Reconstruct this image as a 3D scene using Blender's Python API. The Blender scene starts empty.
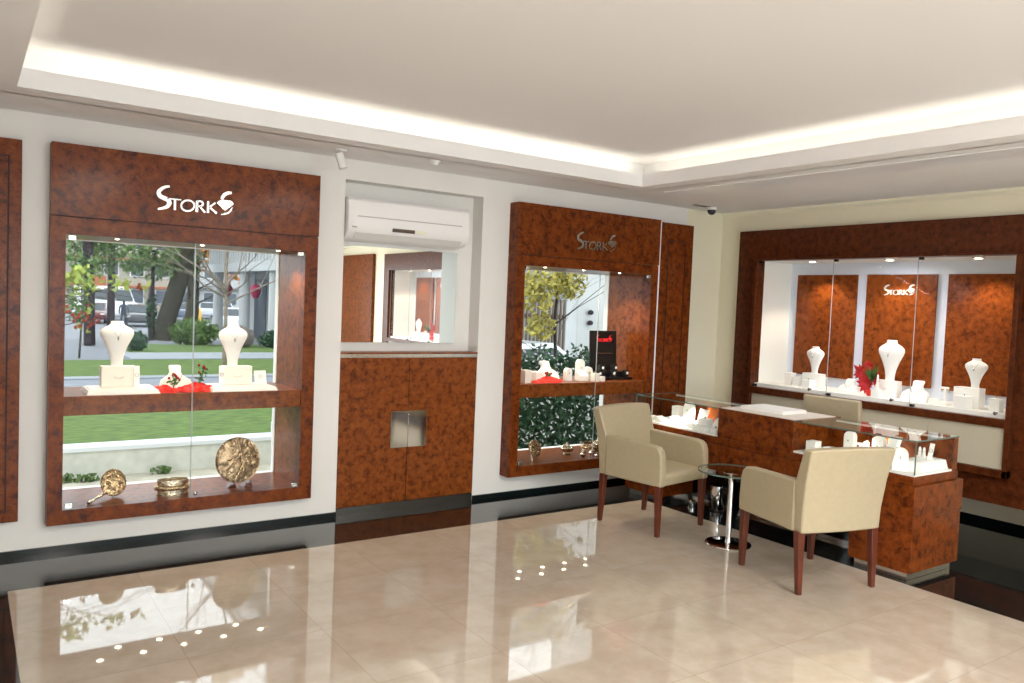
import bpy, math, random
from mathutils import Vector, Matrix
random.seed(7)
S = bpy.context.scene
COL = S.collection
R = math.radians

# ------------------------------------------------------------------ camera
CY = -5.46
yaw, pitch, roll = 0.6049, -0.0475, 0.0415
fw = Vector((math.sin(yaw)*math.cos(pitch), math.cos(yaw)*math.cos(pitch), math.sin(pitch)))
rt = Vector((math.cos(yaw), -math.sin(yaw), 0)); up = rt.cross(fw)
rt2 = rt*math.cos(roll)+up*math.sin(roll); up2 = up*math.cos(roll)-rt*math.sin(roll)
cam = bpy.data.cameras.new('camera'); cam.sensor_width = 36; cam.lens = 797.26/1024*36
cam.clip_start = .02; cam.clip_end = 400
co = bpy.data.objects.new('camera', cam); COL.objects.link(co)
M = Matrix((rt2, up2, -fw)).transposed().to_4x4(); M.translation = Vector((0, CY, 1.65))
co.matrix_world = M
S.camera = co

# ------------------------------------------------------------------ world and exposure
w = bpy.data.worlds.new('world'); S.world = w; w.use_nodes = True
nt = w.node_tree; nt.nodes.clear()
wo = nt.nodes.new('ShaderNodeOutputWorld'); bg = nt.nodes.new('ShaderNodeBackground')
tc = nt.nodes.new('ShaderNodeTexCoord'); nz = nt.nodes.new('ShaderNodeTexNoise'); nz.inputs['Scale'].default_value = 2.5
cr = nt.nodes.new('ShaderNodeValToRGB')
cr.color_ramp.elements[0].color = (.84, .92, 1, 1); cr.color_ramp.elements[1].color = (1, 1, 1, 1)
nt.links.new(tc.outputs['Generated'], nz.inputs['Vector']); nt.links.new(nz.outputs['Fac'], cr.inputs['Fac'])
nt.links.new(cr.outputs['Color'], bg.inputs['Color']); nt.links.new(bg.outputs[0], wo.inputs[0])
bg.inputs['Strength'].default_value = 2.5
S.view_settings.view_transform = 'Standard'; S.view_settings.look = 'None'
S.view_settings.gamma = 1; S.view_settings.use_curve_mapping = False
S.view_settings.exposure = 0.22

# ------------------------------------------------------------------ room lights
def area(name, loc, size, size_y, power, color, direction, spread=180):
    l = bpy.data.lights.new(name, 'AREA'); l.shape = 'RECTANGLE'; l.size = size; l.size_y = size_y
    l.energy = power; l.color = color; l.spread = R(spread)
    o = bpy.data.objects.new(name, l); COL.objects.link(o); o.location = loc
    d = Vector(direction)
    o.rotation_euler = d.to_track_quat('-Z', 'Y' if abs(d.z) < .99 else 'Y').to_euler()
    return o
WARM = (1, .91, .74); NEUT = (1, .93, .83)
ZC, ZF, ZR = 2.64, 2.74, 2.86
FZ = .035      # floor level
COVE = 3.2
# strips in the cove trough round the raised ceiling (long side along each trough)
area('cove_strip_light', (2.38, -.57, 2.69), 4.3, .04, COVE, WARM, (0, 0, 1))
area('cove_strip_light', (4.63, -4.9, 2.69), .04, 8.4, COVE*1.9, WARM, (0, 0, 1))
area('cove_strip_light', (.13, -4.9, 2.69), .04, 8.4, COVE*1.5, WARM, (0, 0, 1))
# unseen overhead lamps added as fill from behind the camera
for x in (1.2, 3.4):
    for y in (-4.75, -6.6, -8.4):
        area('overhead_fill_light', (x, y, ZR-.05), .6, .6, 40, (1, .95, .88), (0, 0, -1))

# area lamp added behind the camera as cool daylight fill
area('rear_daylight_fill', (2.65, -10.25, 1.4), 4.6, 1.9, 140, (.84, .92, 1), (0, 1, 0))

# ------------------------------------------------------------------ materials
MATS = {}
def newmat(name):
    m = bpy.data.materials.new(name); m.use_nodes = True
    MATS[name] = m
    return m, m.node_tree, m.node_tree.nodes['Principled BSDF']
def mat(name, col, rough=.5, metal=0, coat=0, noise=0, nscale=20, bump=0, emis=None, estr=0, trans=0, ior=1.45, sss=0):
    m, t, b = newmat(name)
    b.inputs['Base Color'].default_value = (*col, 1); b.inputs['Roughness'].default_value = rough
    b.inputs['Metallic'].default_value = metal; b.inputs['Coat Weight'].default_value = coat
    b.inputs['Coat Roughness'].default_value = .05; b.inputs['IOR'].default_value = ior
    if trans: b.inputs['Transmission Weight'].default_value = trans
    if emis: b.inputs['Emission Color'].default_value = (*emis, 1); b.inputs['Emission Strength'].default_value = estr
    if noise or bump:
        tc = t.nodes.new('ShaderNodeTexCoord'); n = t.nodes.new('ShaderNodeTexNoise')
        n.inputs['Scale'].default_value = nscale; n.inputs['Detail'].default_value = 6
        t.links.new(tc.outputs['Object'], n.inputs['Vector'])
        if noise:
            r = t.nodes.new('ShaderNodeValToRGB'); r.color_ramp.elements[0].position = .3; r.color_ramp.elements[1].position = .7
            r.color_ramp.elements[0].color = (*[c*(1-noise) for c in col], 1)
            r.color_ramp.elements[1].color = (*[min(1, c*(1+noise)) for c in col], 1)
            t.links.new(n.outputs['Fac'], r.inputs['Fac']); t.links.new(r.outputs['Color'], b.inputs['Base Color'])
        if bump:
            bp = t.nodes.new('ShaderNodeBump'); bp.inputs['Strength'].default_value = bump; bp.inputs['Distance'].default_value = .01
            t.links.new(n.outputs['Fac'], bp.inputs['Height']); t.links.new(bp.outputs['Normal'], b.inputs['Normal'])
    return m
def burl(name, dark, mid, light, coat=.6, scale=1.0, rough=.3):
    m, t, b = newmat(name)
    tc = t.nodes.new('ShaderNodeTexCoord')
    n = t.nodes.new('ShaderNodeTexNoise'); n.inputs['Scale'].default_value = 18*scale; n.inputs['Detail'].default_value = 10
    n.inputs['Roughness'].default_value = .66; n.inputs['Distortion'].default_value = .35
    t.links.new(tc.outputs['Object'], n.inputs['Vector'])
    r = t.nodes.new('ShaderNodeValToRGB'); e = r.color_ramp.elements
    e[0].position = .36; e[0].color = (*dark, 1); e[1].position = .68; e[1].color = (*light, 1)
    x = e.new(.48); x.color = (*mid, 1)
    t.links.new(n.outputs['Fac'], r.inputs['Fac'])
    # small eyes of the burl
    v = t.nodes.new('ShaderNodeTexVoronoi'); v.inputs['Scale'].default_value = 42*scale
    n2 = t.nodes.new('ShaderNodeTexNoise'); n2.inputs['Scale'].default_value = 5; n2.inputs['Detail'].default_value = 3
    mp = t.nodes.new('ShaderNodeMixRGB'); mp.blend_type = 'ADD'; mp.inputs['Fac'].default_value = .12
    t.links.new(tc.outputs['Object'], n2.inputs['Vector'])
    t.links.new(tc.outputs['Object'], mp.inputs[1]); t.links.new(n2.outputs['Color'], mp.inputs[2])
    t.links.new(mp.outputs[0], v.inputs['Vector'])
    r2 = t.nodes.new('ShaderNodeValToRGB'); r2.color_ramp.elements[0].position = .05; r2.color_ramp.elements[1].position = .32
    r2.color_ramp.elements[0].color = (.45, .4, .4, 1); r2.color_ramp.elements[1].color = (1, 1, 1, 1)
    t.links.new(v.outputs['Distance'], r2.inputs['Fac'])
    mx = t.nodes.new('ShaderNodeMixRGB'); mx.blend_type = 'MULTIPLY'; mx.inputs['Fac'].default_value = .8
    t.links.new(r.outputs['Color'], mx.inputs[1]); t.links.new(r2.outputs['Color'], mx.inputs[2])
    t.links.new(mx.outputs[0], b.inputs['Base Color'])
    b.inputs['Roughness'].default_value = rough; b.inputs['Coat Weight'].default_value = coat
    b.inputs['Coat Roughness'].default_value = .12; b.inputs['Specular IOR Level'].default_value = .15
    return m
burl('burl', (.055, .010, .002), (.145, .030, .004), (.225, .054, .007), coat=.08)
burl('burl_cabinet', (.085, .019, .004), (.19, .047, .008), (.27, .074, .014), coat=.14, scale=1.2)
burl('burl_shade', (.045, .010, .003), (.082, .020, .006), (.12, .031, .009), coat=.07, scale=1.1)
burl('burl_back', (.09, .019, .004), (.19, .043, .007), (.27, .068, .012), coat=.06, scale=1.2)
mat('leg_wood', (.10, .020, .008), .3, coat=.2, noise=.25, nscale=12)
mat('groove', (.03, .008, .004), .6)
mat('wall_paint', (.80, .785, .755), .85, noise=.015, nscale=3)
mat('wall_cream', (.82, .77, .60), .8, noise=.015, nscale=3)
mat('ceiling_paint', (.86, .85, .85), .9)
mat('white_paint', (.84, .84, .83), .5)
mat('white_satin', (.80, .79, .78), .22)
mat('trim_pale', (.85, .82, .66), .6)
mat('baseboard_black', (.006, .012, .013), .12, coat=.3)
mat('cream_leather', (.42, .355, .235), .42, noise=.03, nscale=30, bump=.05)
mat('cream_lacquer', (.52, .48, .37), .25)
mat('case_white', (.88, .87, .84), .35)
mat('display_white', (.92, .90, .87), .45)
mat('display_pink', (.90, .83, .75), .5)
mat('backlight_tint', (.78, .83, .95), .4)  # bluish backlight behind the case panels, put into the colour
mat('chrome', (.82, .82, .82), .08, 1)
mat('brushed', (.62, .61, .58), .18, 1, noise=.06, nscale=60)
mat('steel_dark', (.22, .22, .21), .25, 1)
mat('logo_metal', (.54, .52, .48), .22, 1)
mat('logo_bright', (.78, .77, .74), .35, .35)
mat('black', (.006, .006, .007), .35)
mat('black_gloss', (.004, .004, .005), .06)
mat('red_print', (.75, .02, .03), .5)
mat('tulle_red', (.85, .04, .03), .6)
mat('petal_red', (.45, .006, .010), .5)
mat('berry', (.35, .01, .02), .25)
mat('leaf_green', (.06, .17, .03), .5)
mat('bronze', (.50, .36, .21), .25, .85, noise=.6, nscale=55, bump=.9)
mat('bronze_dark', (.30, .21, .13), .28, .9, noise=.8, nscale=34, bump=1.0)
mat('silver_gold', (.66, .56, .42), .2, .9, noise=.3, nscale=60, bump=.5)
mat('ac_white', (.90, .89, .89), .3)
mat('ac_dark', (.10, .07, .05), .3)
mat('ac_grey', (.45, .43, .42), .4)
mat('ac_flap', (.70, .69, .68), .35)
mat('mirror_glass', (.92, .94, .92), .0, 1)
mat('lamp_glow', (1, 1, 1), .5, emis=(1, .86, .62), estr=14)
mat('panel_glow', (1, 1, 1), .5, emis=(1, .95, .88), estr=6)
mat('lens_glass', (.03, .03, .04), .05)
# outdoor
mat('garden_stone', (.56, .56, .50), .8, noise=.12, nscale=9, bump=.2)
mat('garden_coping', (.62, .64, .66), .7)
mat('paving', (.38, .35, .28), .85, noise=.15, nscale=5)
mat('path_grey', (.20, .215, .25), .85, noise=.1, nscale=4)
mat('kerb_grey', (.26, .28, .31), .8)
mat('street', (.17, .18, .205), .85, noise=.1, nscale=2)
mat('bark', (.050, .044, .030), .9, noise=.5, nscale=14, bump=.6)
mat('bark_dark', (.028, .02, .024), .9, noise=.4, nscale=14)
mat('bark_pale', (.22, .18, .14), .9, noise=.3, nscale=14)
mat('foliage_green', (.09, .155, .04), .7, noise=.5, nscale=3)
mat('foliage_dark', (.022, .062, .026), .6, noise=.5, nscale=5)
mat('foliage_yellow', (.36, .31, .07), .7, noise=.45, nscale=4)
mat('foliage_lime', (.28, .34, .06), .7, noise=.3, nscale=4)
mat('foliage_rust', (.22, .03, .012), .7, noise=.4, nscale=5)
mat('foliage_orange', (.62, .26, .05), .7, noise=.4, nscale=5)
mat('house_cream', (.36, .33, .28), .9); mat('house_orange', (.38, .14, .07), .9)
mat('house_white', (.46, .47, .48), .85, noise=.05, nscale=2); mat('house_grey', (.26, .27, .28), .85)
mat('house_window', (.10, .12, .15), .1); mat('roof_white', (.7, .7, .7), .7)
mat('car_black', (.012, .014, .02), .15, coat=.6); mat('car_white', (.70, .72, .74), .25, coat=.5)
mat('car_silver', (.36, .38, .42), .25, .4, coat=.5); mat('car_maroon', (.10, .02, .03), .2, coat=.5)
mat('car_blue', (.05, .07, .12), .2, coat=.5); mat('car_glass', (.04, .05, .06), .05); mat('tyre', (.015, .015, .015), .8)
mat('headlamp', (.8, .8, .75), .1, .3)
mat('cloth_dark', (.04, .05, .07), .9); mat('skin', (.45, .25, .17), .6); mat('yellow_sign', (.75, .40, .02), .5)
mat('magenta', (.30, .02, .07), .6); mat('boulder', (.12, .10, .09), .9, noise=.4, nscale=5, bump=.5)
mat('fence_wood', (.15, .11, .085), .9)

def glass(name, tint=(1, 1, 1), ior=1.5, gl=1.0):
    m = bpy.data.materials.new(name); m.use_nodes = True; t = m.node_tree; t.nodes.clear(); MATS[name] = m
    o = t.nodes.new('ShaderNodeOutputMaterial'); mx = t.nodes.new('ShaderNodeMixShader')
    tr = t.nodes.new('ShaderNodeBsdfTransparent'); tr.inputs[0].default_value = (*tint, 1)
    g = t.nodes.new('ShaderNodeBsdfGlossy'); g.inputs['Roughness'].default_value = 0; g.inputs[0].default_value = (gl, gl, gl, 1)
    f = t.nodes.new('ShaderNodeFresnel'); f.inputs[0].default_value = ior
    ge = t.nodes.new('ShaderNodeNewGeometry'); mu = t.nodes.new('ShaderNodeMath'); mu.operation = 'MULTIPLY'; iv = t.nodes.new('ShaderNodeMath'); iv.operation = 'SUBTRACT'; iv.inputs[0].default_value = 1
    t.links.new(ge.outputs['Backfacing'], iv.inputs[1]); t.links.new(iv.outputs[0], mu.inputs[1]); t.links.new(f.outputs[0], mu.inputs[0])
    t.links.new(mu.outputs[0], mx.inputs[0]); t.links.new(tr.outputs[0], mx.inputs[1]); t.links.new(g.outputs[0], mx.inputs[2])
    t.links.new(mx.outputs[0], o.inputs[0])
glass('glass', (.985, .995, .99), 1.10, .9); glass('glass_green', (.93, .97, .95), 1.4); glass('glass_smoke', (.80, .85, .83), 1.4)
glass('window_glass', (.97, .985, .98), 1.12, .8)
mat('glass_edge', (.10, .15, .13), .08)
mat('strip_white', (.90, .91, .94), .32, coat=.15)
mat('pier_grey', (.42, .46, .47), .8)
mat('inlay_cream', (.78, .72, .64), .45)
mat('glass_edge_pale', (.42, .46, .44), .2)
mat('plate_metal', (.50, .48, .43), .07, 1)

def tiles(name, base, dark, joint, ox, oy, size, rough, ior, vein):
    m, t, b = newmat(name)
    g = t.nodes.new('ShaderNodeNewGeometry')
    sub = t.nodes.new('ShaderNodeVectorMath'); sub.operation = 'SUBTRACT'; sub.inputs[1].default_value = (ox, oy, 0)
    sc = t.nodes.new('ShaderNodeVectorMath'); sc.operation = 'SCALE'; sc.inputs['Scale'].default_value = 1/size
    t.links.new(g.outputs['Position'], sub.inputs[0]); t.links.new(sub.outputs[0], sc.inputs[0])
    sp = t.nodes.new('ShaderNodeSeparateXYZ'); t.links.new(sc.outputs[0], sp.inputs[0])
    fs = []
    for a in 'XY':
        fr = t.nodes.new('ShaderNodeMath'); fr.operation = 'PINGPONG'; fr.inputs[1].default_value = .5
        t.links.new(sp.outputs[a], fr.inputs[0]); fs.append(fr)
    mn = t.nodes.new('ShaderNodeMath'); mn.operation = 'MINIMUM'
    t.links.new(fs[0].outputs[0], mn.inputs[0]); t.links.new(fs[1].outputs[0], mn.inputs[1])
    lt = t.nodes.new('ShaderNodeMath'); lt.operation = 'LESS_THAN'; lt.inputs[1].default_value = .0024
    t.links.new(mn.outputs[0], lt.inputs[0])
    fl = t.nodes.new('ShaderNodeVectorMath'); fl.operation = 'FLOOR'; t.links.new(sc.outputs[0], fl.inputs[0])
    wn = t.nodes.new('ShaderNodeTexWhiteNoise'); t.links.new(fl.outputs[0], wn.inputs['Vector'])
    add = t.nodes.new('ShaderNodeVectorMath'); add.operation = 'MULTIPLY_ADD'; add.inputs[1].default_value = (7, 7, 7)
    t.links.new(wn.outputs['Color'], add.inputs[0]); t.links.new(g.outputs['Position'], add.inputs[2])
    n = t.nodes.new('ShaderNodeTexNoise'); n.inputs['Scale'].default_value = vein; n.inputs['Detail'].default_value = 8; n.inputs['Roughness'].default_value = .65
    t.links.new(add.outputs[0], n.inputs['Vector'])
    r = t.nodes.new('ShaderNodeValToRGB'); r.color_ramp.elements[0].position = .35; r.color_ramp.elements[1].position = .62
    r.color_ramp.elements[0].color = (*dark, 1); r.color_ramp.elements[1].color = (*base, 1)
    t.links.new(n.outputs['Fac'], r.inputs['Fac'])
    mx = t.nodes.new('ShaderNodeMixRGB'); mx.inputs[2].default_value = (*joint, 1)
    t.links.new(lt.outputs[0], mx.inputs[0]); t.links.new(r.outputs['Color'], mx.inputs[1])
    t.links.new(mx.outputs[0], b.inputs['Base Color'])
    b.inputs['Roughness'].default_value = rough; b.inputs['IOR'].default_value = ior
tiles('marble', (.50, .43, .355), (.43, .36, .285), (.34, .28, .22), .2056, -.614, .6217, .03, 2.0, 6)
tiles('granite', (.012, .014, .014), (.006, .007, .007), (.04, .04, .035), .2056, -.614, .6217, .05, 1.9, 20)
def lawn_mat():
    m, t, b = newmat('lawn')
    g = t.nodes.new('ShaderNodeNewGeometry'); n = t.nodes.new('ShaderNodeTexNoise'); n.inputs['Scale'].default_value = 14; n.inputs['Detail'].default_value = 8
    mp = t.nodes.new('ShaderNodeMapping'); mp.inputs['Scale'].default_value = (.35, 1, 1)
    t.links.new(g.outputs['Position'], mp.inputs['Vector']); t.links.new(mp.outputs[0], n.inputs['Vector'])
    r = t.nodes.new('ShaderNodeValToRGB'); r.color_ramp.elements[0].position = .32; r.color_ramp.elements[1].position = .68
    r.color_ramp.elements[0].color = (.034, .070, .010, 1); r.color_ramp.elements[1].color = (.115, .185, .025, 1)
    t.links.new(n.outputs['Fac'], r.inputs['Fac']); t.links.new(r.outputs['Color'], b.inputs['Base Color']); b.inputs['Roughness'].default_value = .95
lawn_mat()

# ------------------------------------------------------------------ mesh helpers
class MB:
    def __init__(s): s.v = []; s.f = []; s.mi = []; s.m = 0
    def add(s, vs, fs):
        n = len(s.v); s.v += [tuple(v) for v in vs]; s.f += [tuple(i+n for i in f) for f in fs]; s.mi += [s.m]*len(fs); return s
    def box(s, x0, x1, y0, y1, z0, z1):
        vs = [(x, y, z) for x in (x0, x1) for y in (y0, y1) for z in (z0, z1)]
        return s.add(vs, [(0, 1, 3, 2), (4, 6, 7, 5), (0, 4, 5, 1), (2, 3, 7, 6), (0, 2, 6, 4), (1, 5, 7, 3)])
    def cyl(s, p0, p1, r0, r1=None, n=16, caps=True):
        r1 = r0 if r1 is None else r1
        p0 = Vector(p0); p1 = Vector(p1); d = (p1-p0).normalized()
        a = d.orthogonal().normalized(); b = d.cross(a)
        vs = [p0+(a*math.cos(t)+b*math.sin(t))*r0 for t in [2*math.pi*i/n for i in range(n)]]
        vs += [p1+(a*math.cos(t)+b*math.sin(t))*r1 for t in [2*math.pi*i/n for i in range(n)]]
        fs = [(i, (i+1) % n, n+(i+1) % n, n+i) for i in range(n)]
        if caps: fs += [tuple(reversed(range(n))), tuple(range(n, 2*n))]
        return s.add(vs, fs)
    def tube(s, pts, rs, n=8):
        pts = [Vector(p) for p in pts]
        if not isinstance(rs, (list, tuple)): rs = [rs]*len(pts)
        a = None; rings = []
        for i, p in enumerate(pts):
            d = (pts[min(i+1, len(pts)-1)]-pts[max(i-1, 0)]).normalized()
            if a is None: a = d.orthogonal().normalized()
            else: a = (a-d*a.dot(d)).normalized()
            b = d.cross(a)
            rings.append([p+(a*math.cos(2*math.pi*k/n)+b*math.sin(2*math.pi*k/n))*rs[i] for k in range(n)])
        vs = [v for r in rings for v in r]; fs = []
        for i in range(len(pts)-1):
            for k in range(n): fs.append((i*n+k, i*n+(k+1) % n, (i+1)*n+(k+1) % n, (i+1)*n+k))
        fs += [tuple(reversed(range(n))), tuple(range((len(pts)-1)*n, len(pts)*n))]
        return s.add(vs, fs)
    def lathe(s, c, prof, n=24, sx=1, sy=1, rot=0):
        vs = []; fs = []
        for r, z in prof:
            for k in range(n):
                t = 2*math.pi*k/n; x = r*sx*math.cos(t); y = r*sy*math.sin(t)
                vs.append((c[0]+x*math.cos(rot)-y*math.sin(rot), c[1]+x*math.sin(rot)+y*math.cos(rot), c[2]+z))
        for i in range(len(prof)-1):
            for k in range(n): fs.append((i*n+k, i*n+(k+1) % n, (i+1)*n+(k+1) % n, (i+1)*n+k))
        fs += [tuple(reversed(range(n))), tuple(range((len(prof)-1)*n, len(prof)*n))]
        return s.add(vs, fs)
    def prism(s, poly, axis, a, b):
        # poly of (u,v); axis 'x': (y,z); 'y': (x,z); 'z': (x,y)
        def P(u, v, w): return {'x': (w, u, v), 'y': (u, w, v), 'z': (u, v, w)}[axis]
        n = len(poly); vs = [P(u, v, a) for u, v in poly]+[P(u, v, b) for u, v in poly]
        fs = [(i, (i+1) % n, n+(i+1) % n, n+i) for i in range(n)]+[tuple(reversed(range(n))), tuple(range(n, 2*n))]
        return s.add(vs, fs)
    def ball(s, c, r, n=12, sx=1, sy=1, sz=1):
        m = max(5, n//2+1); pr = [(max(1e-4, math.sin(math.pi*i/m))*r, -math.cos(math.pi*i/m)*r*sz) for i in range(m+1)]
        return s.lathe(c, pr, n, sx, sy)
    def quad(s, c, sz, rnd, asp=1.6):
        d = Vector((rnd.gauss(0, 1), rnd.gauss(0, 1), rnd.gauss(0, 1))).normalized(); a = d.orthogonal().normalized(); b = d.cross(a)
        t = rnd.random()*6.28; a2 = a*math.cos(t)+b*math.sin(t); b2 = b*math.cos(t)-a*math.sin(t)
        c = Vector(c); L = a2*sz*asp*.5; W = b2*sz*.5
        return s.add([c-L, c+W*.8-L*.1, c+L, c-W*.8-L*.1], [(0, 1, 2, 3)])
    def bake(s, fn): s.v = [tuple(fn(Vector(v))) for v in s.v]; return s

ORG = {}
def obj(name, mb, mats, parent=None, bevel=0, seg=2, at=None, smooth=True, flip=True):
    me = bpy.data.meshes.new(name)
    if parent is not None: org = ORG[parent.name]
    elif at is not None: org = Vector(at)
    else:
        xs = [v[0] for v in mb.v]; ys = [v[1] for v in mb.v]; zs = [v[2] for v in mb.v]
        org = Vector(((min(xs)+max(xs))/2, (min(ys)+max(ys))/2, min(zs)))
    me.from_pydata([tuple(Vector(v)-org) for v in mb.v], [], mb.f)
    if isinstance(mats, str): mats = [mats]
    for m in mats: me.materials.append(MATS[m])
    for p, i in zip(me.polygons, mb.mi): p.material_index = i
    if flip:
        import bmesh
        bm = bmesh.new(); bm.from_mesh(me); bmesh.ops.recalc_face_normals(bm, faces=bm.faces); bm.to_mesh(me); bm.free()
    if smooth:
        me.shade_smooth(); me.set_sharp_from_angle(angle=R(38))
    o = bpy.data.objects.new(name, me); COL.objects.link(o)
    if parent is not None: o.parent = parent
    else: o.location = org
    ORG[o.name] = org
    if bevel:
        b = o.modifiers.new('bevel', 'BEVEL'); b.width = bevel; b.segments = seg; b.limit_method = 'ANGLE'; b.angle_limit = R(40)
        b.harden_normals = False
    return o
def tag(o, label=None, cat=None, group=None, kind=None):
    if label: o['label'] = label
    if cat: o['category'] = cat
    if group: o['group'] = group
    if kind: o['kind'] = kind
    return o
def thing(name, label, cat, loc, group=None):
    o = bpy.data.objects.new(name, None); COL.objects.link(o); o.empty_display_size = .05
    o.location = loc; ORG[o.name] = Vector(loc)
    return tag(o, label, cat, group)
def struct(name, mb, m, **k):
    return tag(obj(name, mb, m, **k), kind='structure')
def copy_tree(o, parent=None):
    c = o.copy(); COL.objects.link(c)
    if parent is not None: c.parent = parent
    for ch in list(o.children): copy_tree(ch, c)
    return c
def dup(src, loc, label, rz=None, group=None, scale=None):
    c = copy_tree(src); c.location = loc; c['label'] = label
    if rz is not None: c.rotation_euler = (0, 0, rz)
    if group: c['group'] = group
    if scale: c.scale = scale
    return c
B = lambda *a: MB().box(*a)

# ------------------------------------------------------------------ room shell
XB = 6.29; XL = -.30; YB = -10.0; WT = .56
struct('floor', B(.2056, 4.768, -9.4, -.614, -.05, FZ), 'marble')
g = MB(); g.box(XL, XB+.6, -.614, .45, -.05, FZ); g.box(4.768, XB+.6, YB, -.614, -.05, FZ); g.box(XL, .2056, YB, -.614, -.05, FZ); g.box(.2056, 4.768, YB, -9.4, -.05, FZ)
struct('floor_border', g, 'granite')
# wall A with its two window openings and the niche
W1 = (.475, 1.98, .27, 1.98); W2 = (3.76, 5.25, .27, 2.00)
g = MB()
def wallcol(x0, x1): g.box(x0, x1, 0, WT, 0, ZC+.3)
wallcol(XL-.3, W1[0]); g.box(W1[0], W1[1], 0, WT, -.3, W1[2]); g.box(W1[0], W1[1], 0, WT, W1[3], ZC+.3)
wallcol(W1[1], 2.265)
g.box(2.265, 3.44, .15, WT, 1.24, ZC+.3); g.box(2.265, 3.44, 0, .15, 2.495, ZC+.3); g.box(2.265, 3.44, .45, WT, 0, 1.24)
wallcol(3.44, W2[0]); g.box(W2[0], W2[1], 0, WT, -.3, W2[2]); g.box(W2[0], W2[1], 0, WT, W2[3], ZC+.3)
wallcol(W2[1], 5.78)
struct('wall_left', g, 'wall_paint', smooth=False)
struct('wall_corner', B(5.78, XB+.7, 0, WT, 0, ZC+.3), 'wall_cream', smooth=False)  # cream here stands in for warm light on this end of the wall
# wall B with openings for the two wall cases
g = MB()
def bseg(y0, y1, z0, z1): g.box(XB, XB+.7, y0, y1, z0, z1)
CASE = ((-.52, -2.82), (-.52-4.32, -2.82-4.32))
bseg(CASE[0][0], 0, .34, ZC+.3); bseg(CASE[1][0], CASE[0][1], .34, ZC+.3); bseg(YB, CASE[1][1], .34, ZC+.3)
g.box(6.83, XB+.7, YB, 0, 0, .34); bseg(-.25, 0, 0, .34); bseg(-4.0, -3.15, 0, .34)
for a, b in CASE:
    bseg(b, a, .34, .93); bseg(b, a, 2.17, ZC+.3); g.box(XB+.45, XB+.7, b, a, .93, 2.17)
struct('wall_right', g, 'wall_cream', smooth=False)
struct('wall_near', B(XL-.3, XL, YB, 0, 0, ZC+.3), 'wall_paint')
g = MB(); g.box(XL-.3, .3, YB-.3, YB, 0, ZC+.3); g.box(5.0, XB+.7, YB-.3, YB, 0, ZC+.3); g.box(.3, 5.0, YB-.3, YB, 0, .4); g.box(.3, 5.0, YB-.3, YB, 2.4, ZC+.3)
struct('wall_back', g, 'wall_cream', smooth=False)
g = MB()
for x in (.3, 1.85, 3.40, 4.95): g.box(x, x+.05, YB-.2, YB-.12, .4, 2.4)
g.box(.3, 5.0, YB-.2, YB-.12, .4, .45); g.box(.3, 5.0, YB-.2, YB-.12, 2.35, 2.4)
wb = struct('window_3', g, 'white_paint')  # unseen rear opening, put in for cool daylight fill
obj('pane', B(.35, 4.95, YB-.165, YB-.155, .45, 2.35), 'window_glass', wb)
struct('wall_pier', B(5.9, XB, -4.76, -4.0, FZ, ZC), 'pier_grey')
# ceiling: raised field, lowered soffit with an open light trough behind an upstand
struct('ceiling', B(XL-.3, XB+.3, YB-.3, WT, ZR, ZR+.08), 'ceiling_paint')
g = MB(); x0, x1, y0, y1 = .22, 4.54, -9.2, -.66
a = .02; g.box(XL, x0-a, YB, 0, ZC, ZC+.025); g.box(x1+a, 5.04, YB, 0, ZC, ZC+.025); g.box(x0-a, x1+a, y1+a, 0, ZC, ZC+.025); g.box(x0-a, x1+a, YB, y0-a, ZC, ZC+.025)
struct('ceiling_soffit', g, 'ceiling_paint')
g = MB(); t = .02
g.box(x0-t, x1+t, y1, y1+t, ZC, ZF); g.box(x0-t, x1+t, y0-t, y0, ZC, ZF); g.box(x0-t, x0, y0, y1, ZC, ZF); g.box(x1, x1+t, y0, y1, ZC, ZF)
struct('trim_1', g, 'ceiling_paint')
g = MB(); q = .17
g.box(x0-q, x1+q, y1+q, y1+q+.02, ZC, ZR); g.box(x0-q-.02, x0-q, y0, y1+q, ZC, ZR); g.box(x1+q, x1+q+.02, y0, y1+q, ZC, ZR)
struct('trim_2', g, 'ceiling_paint')
# lower step of the soffit along the right wall
g = MB(); g.box(5.04, XB, YB, 0, ZC, ZC+.025)
struct('ceiling_step', g, 'ceiling_paint')
struct('trim_3', B(4.85, 5.10, YB, -.60, ZC-.005, ZC), 'strip_white')
struct('trim_4', MB().prism([(XB, ZC), (XB-.03, ZC), (XB-.03, ZC-.018), (XB, ZC-.045)], 'y', YB, 0), 'trim_pale')
# baseboards
g = MB(); g.box(XL, 2.265, -.014, 0, FZ, .072); g.box(3.44, XB, -.014, 0, FZ, .072)
struct('baseboard_left', g, 'baseboard_black')
g = MB(); g.box(6.816, 6.83, -3.15, -.25, FZ, .085); g.box(6.816, 6.83, YB, -4.0, FZ, .085); g.box(XB-.014, XB, -4.0, -3.15, FZ, .072); g.box(XB-.014, XB, -.25, -.014, FZ, .072)
struct('baseboard_right', g, 'baseboard_black')
g = MB(); g.box(XL, XL+.014, YB, -.014, FZ, .072); g.box(XL, XB, YB, YB+.014, FZ, .072)
struct('baseboard_back', g, 'baseboard_black')
# windows
def window(n, x0, x1, z0, z1):
    g = MB(); f = .035; y0, y1 = .46, .52
    g.box(x0, x0+f, y0, y1, z0, z1); g.box(x1-f, x1, y0, y1, z0, z1); g.box(x0+f, x1-f, y0, y1, z0, z0+f); g.box(x0+f, x1-f, y0, y1, z1-f, z1)
    o = struct('window_%d' % n, g, 'white_paint')
    obj('pane', B(x0+f, x1-f, .487, .493, z0+f, z1-f), 'window_glass', o)
window(1, *W1); window(2, *W2)

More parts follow.
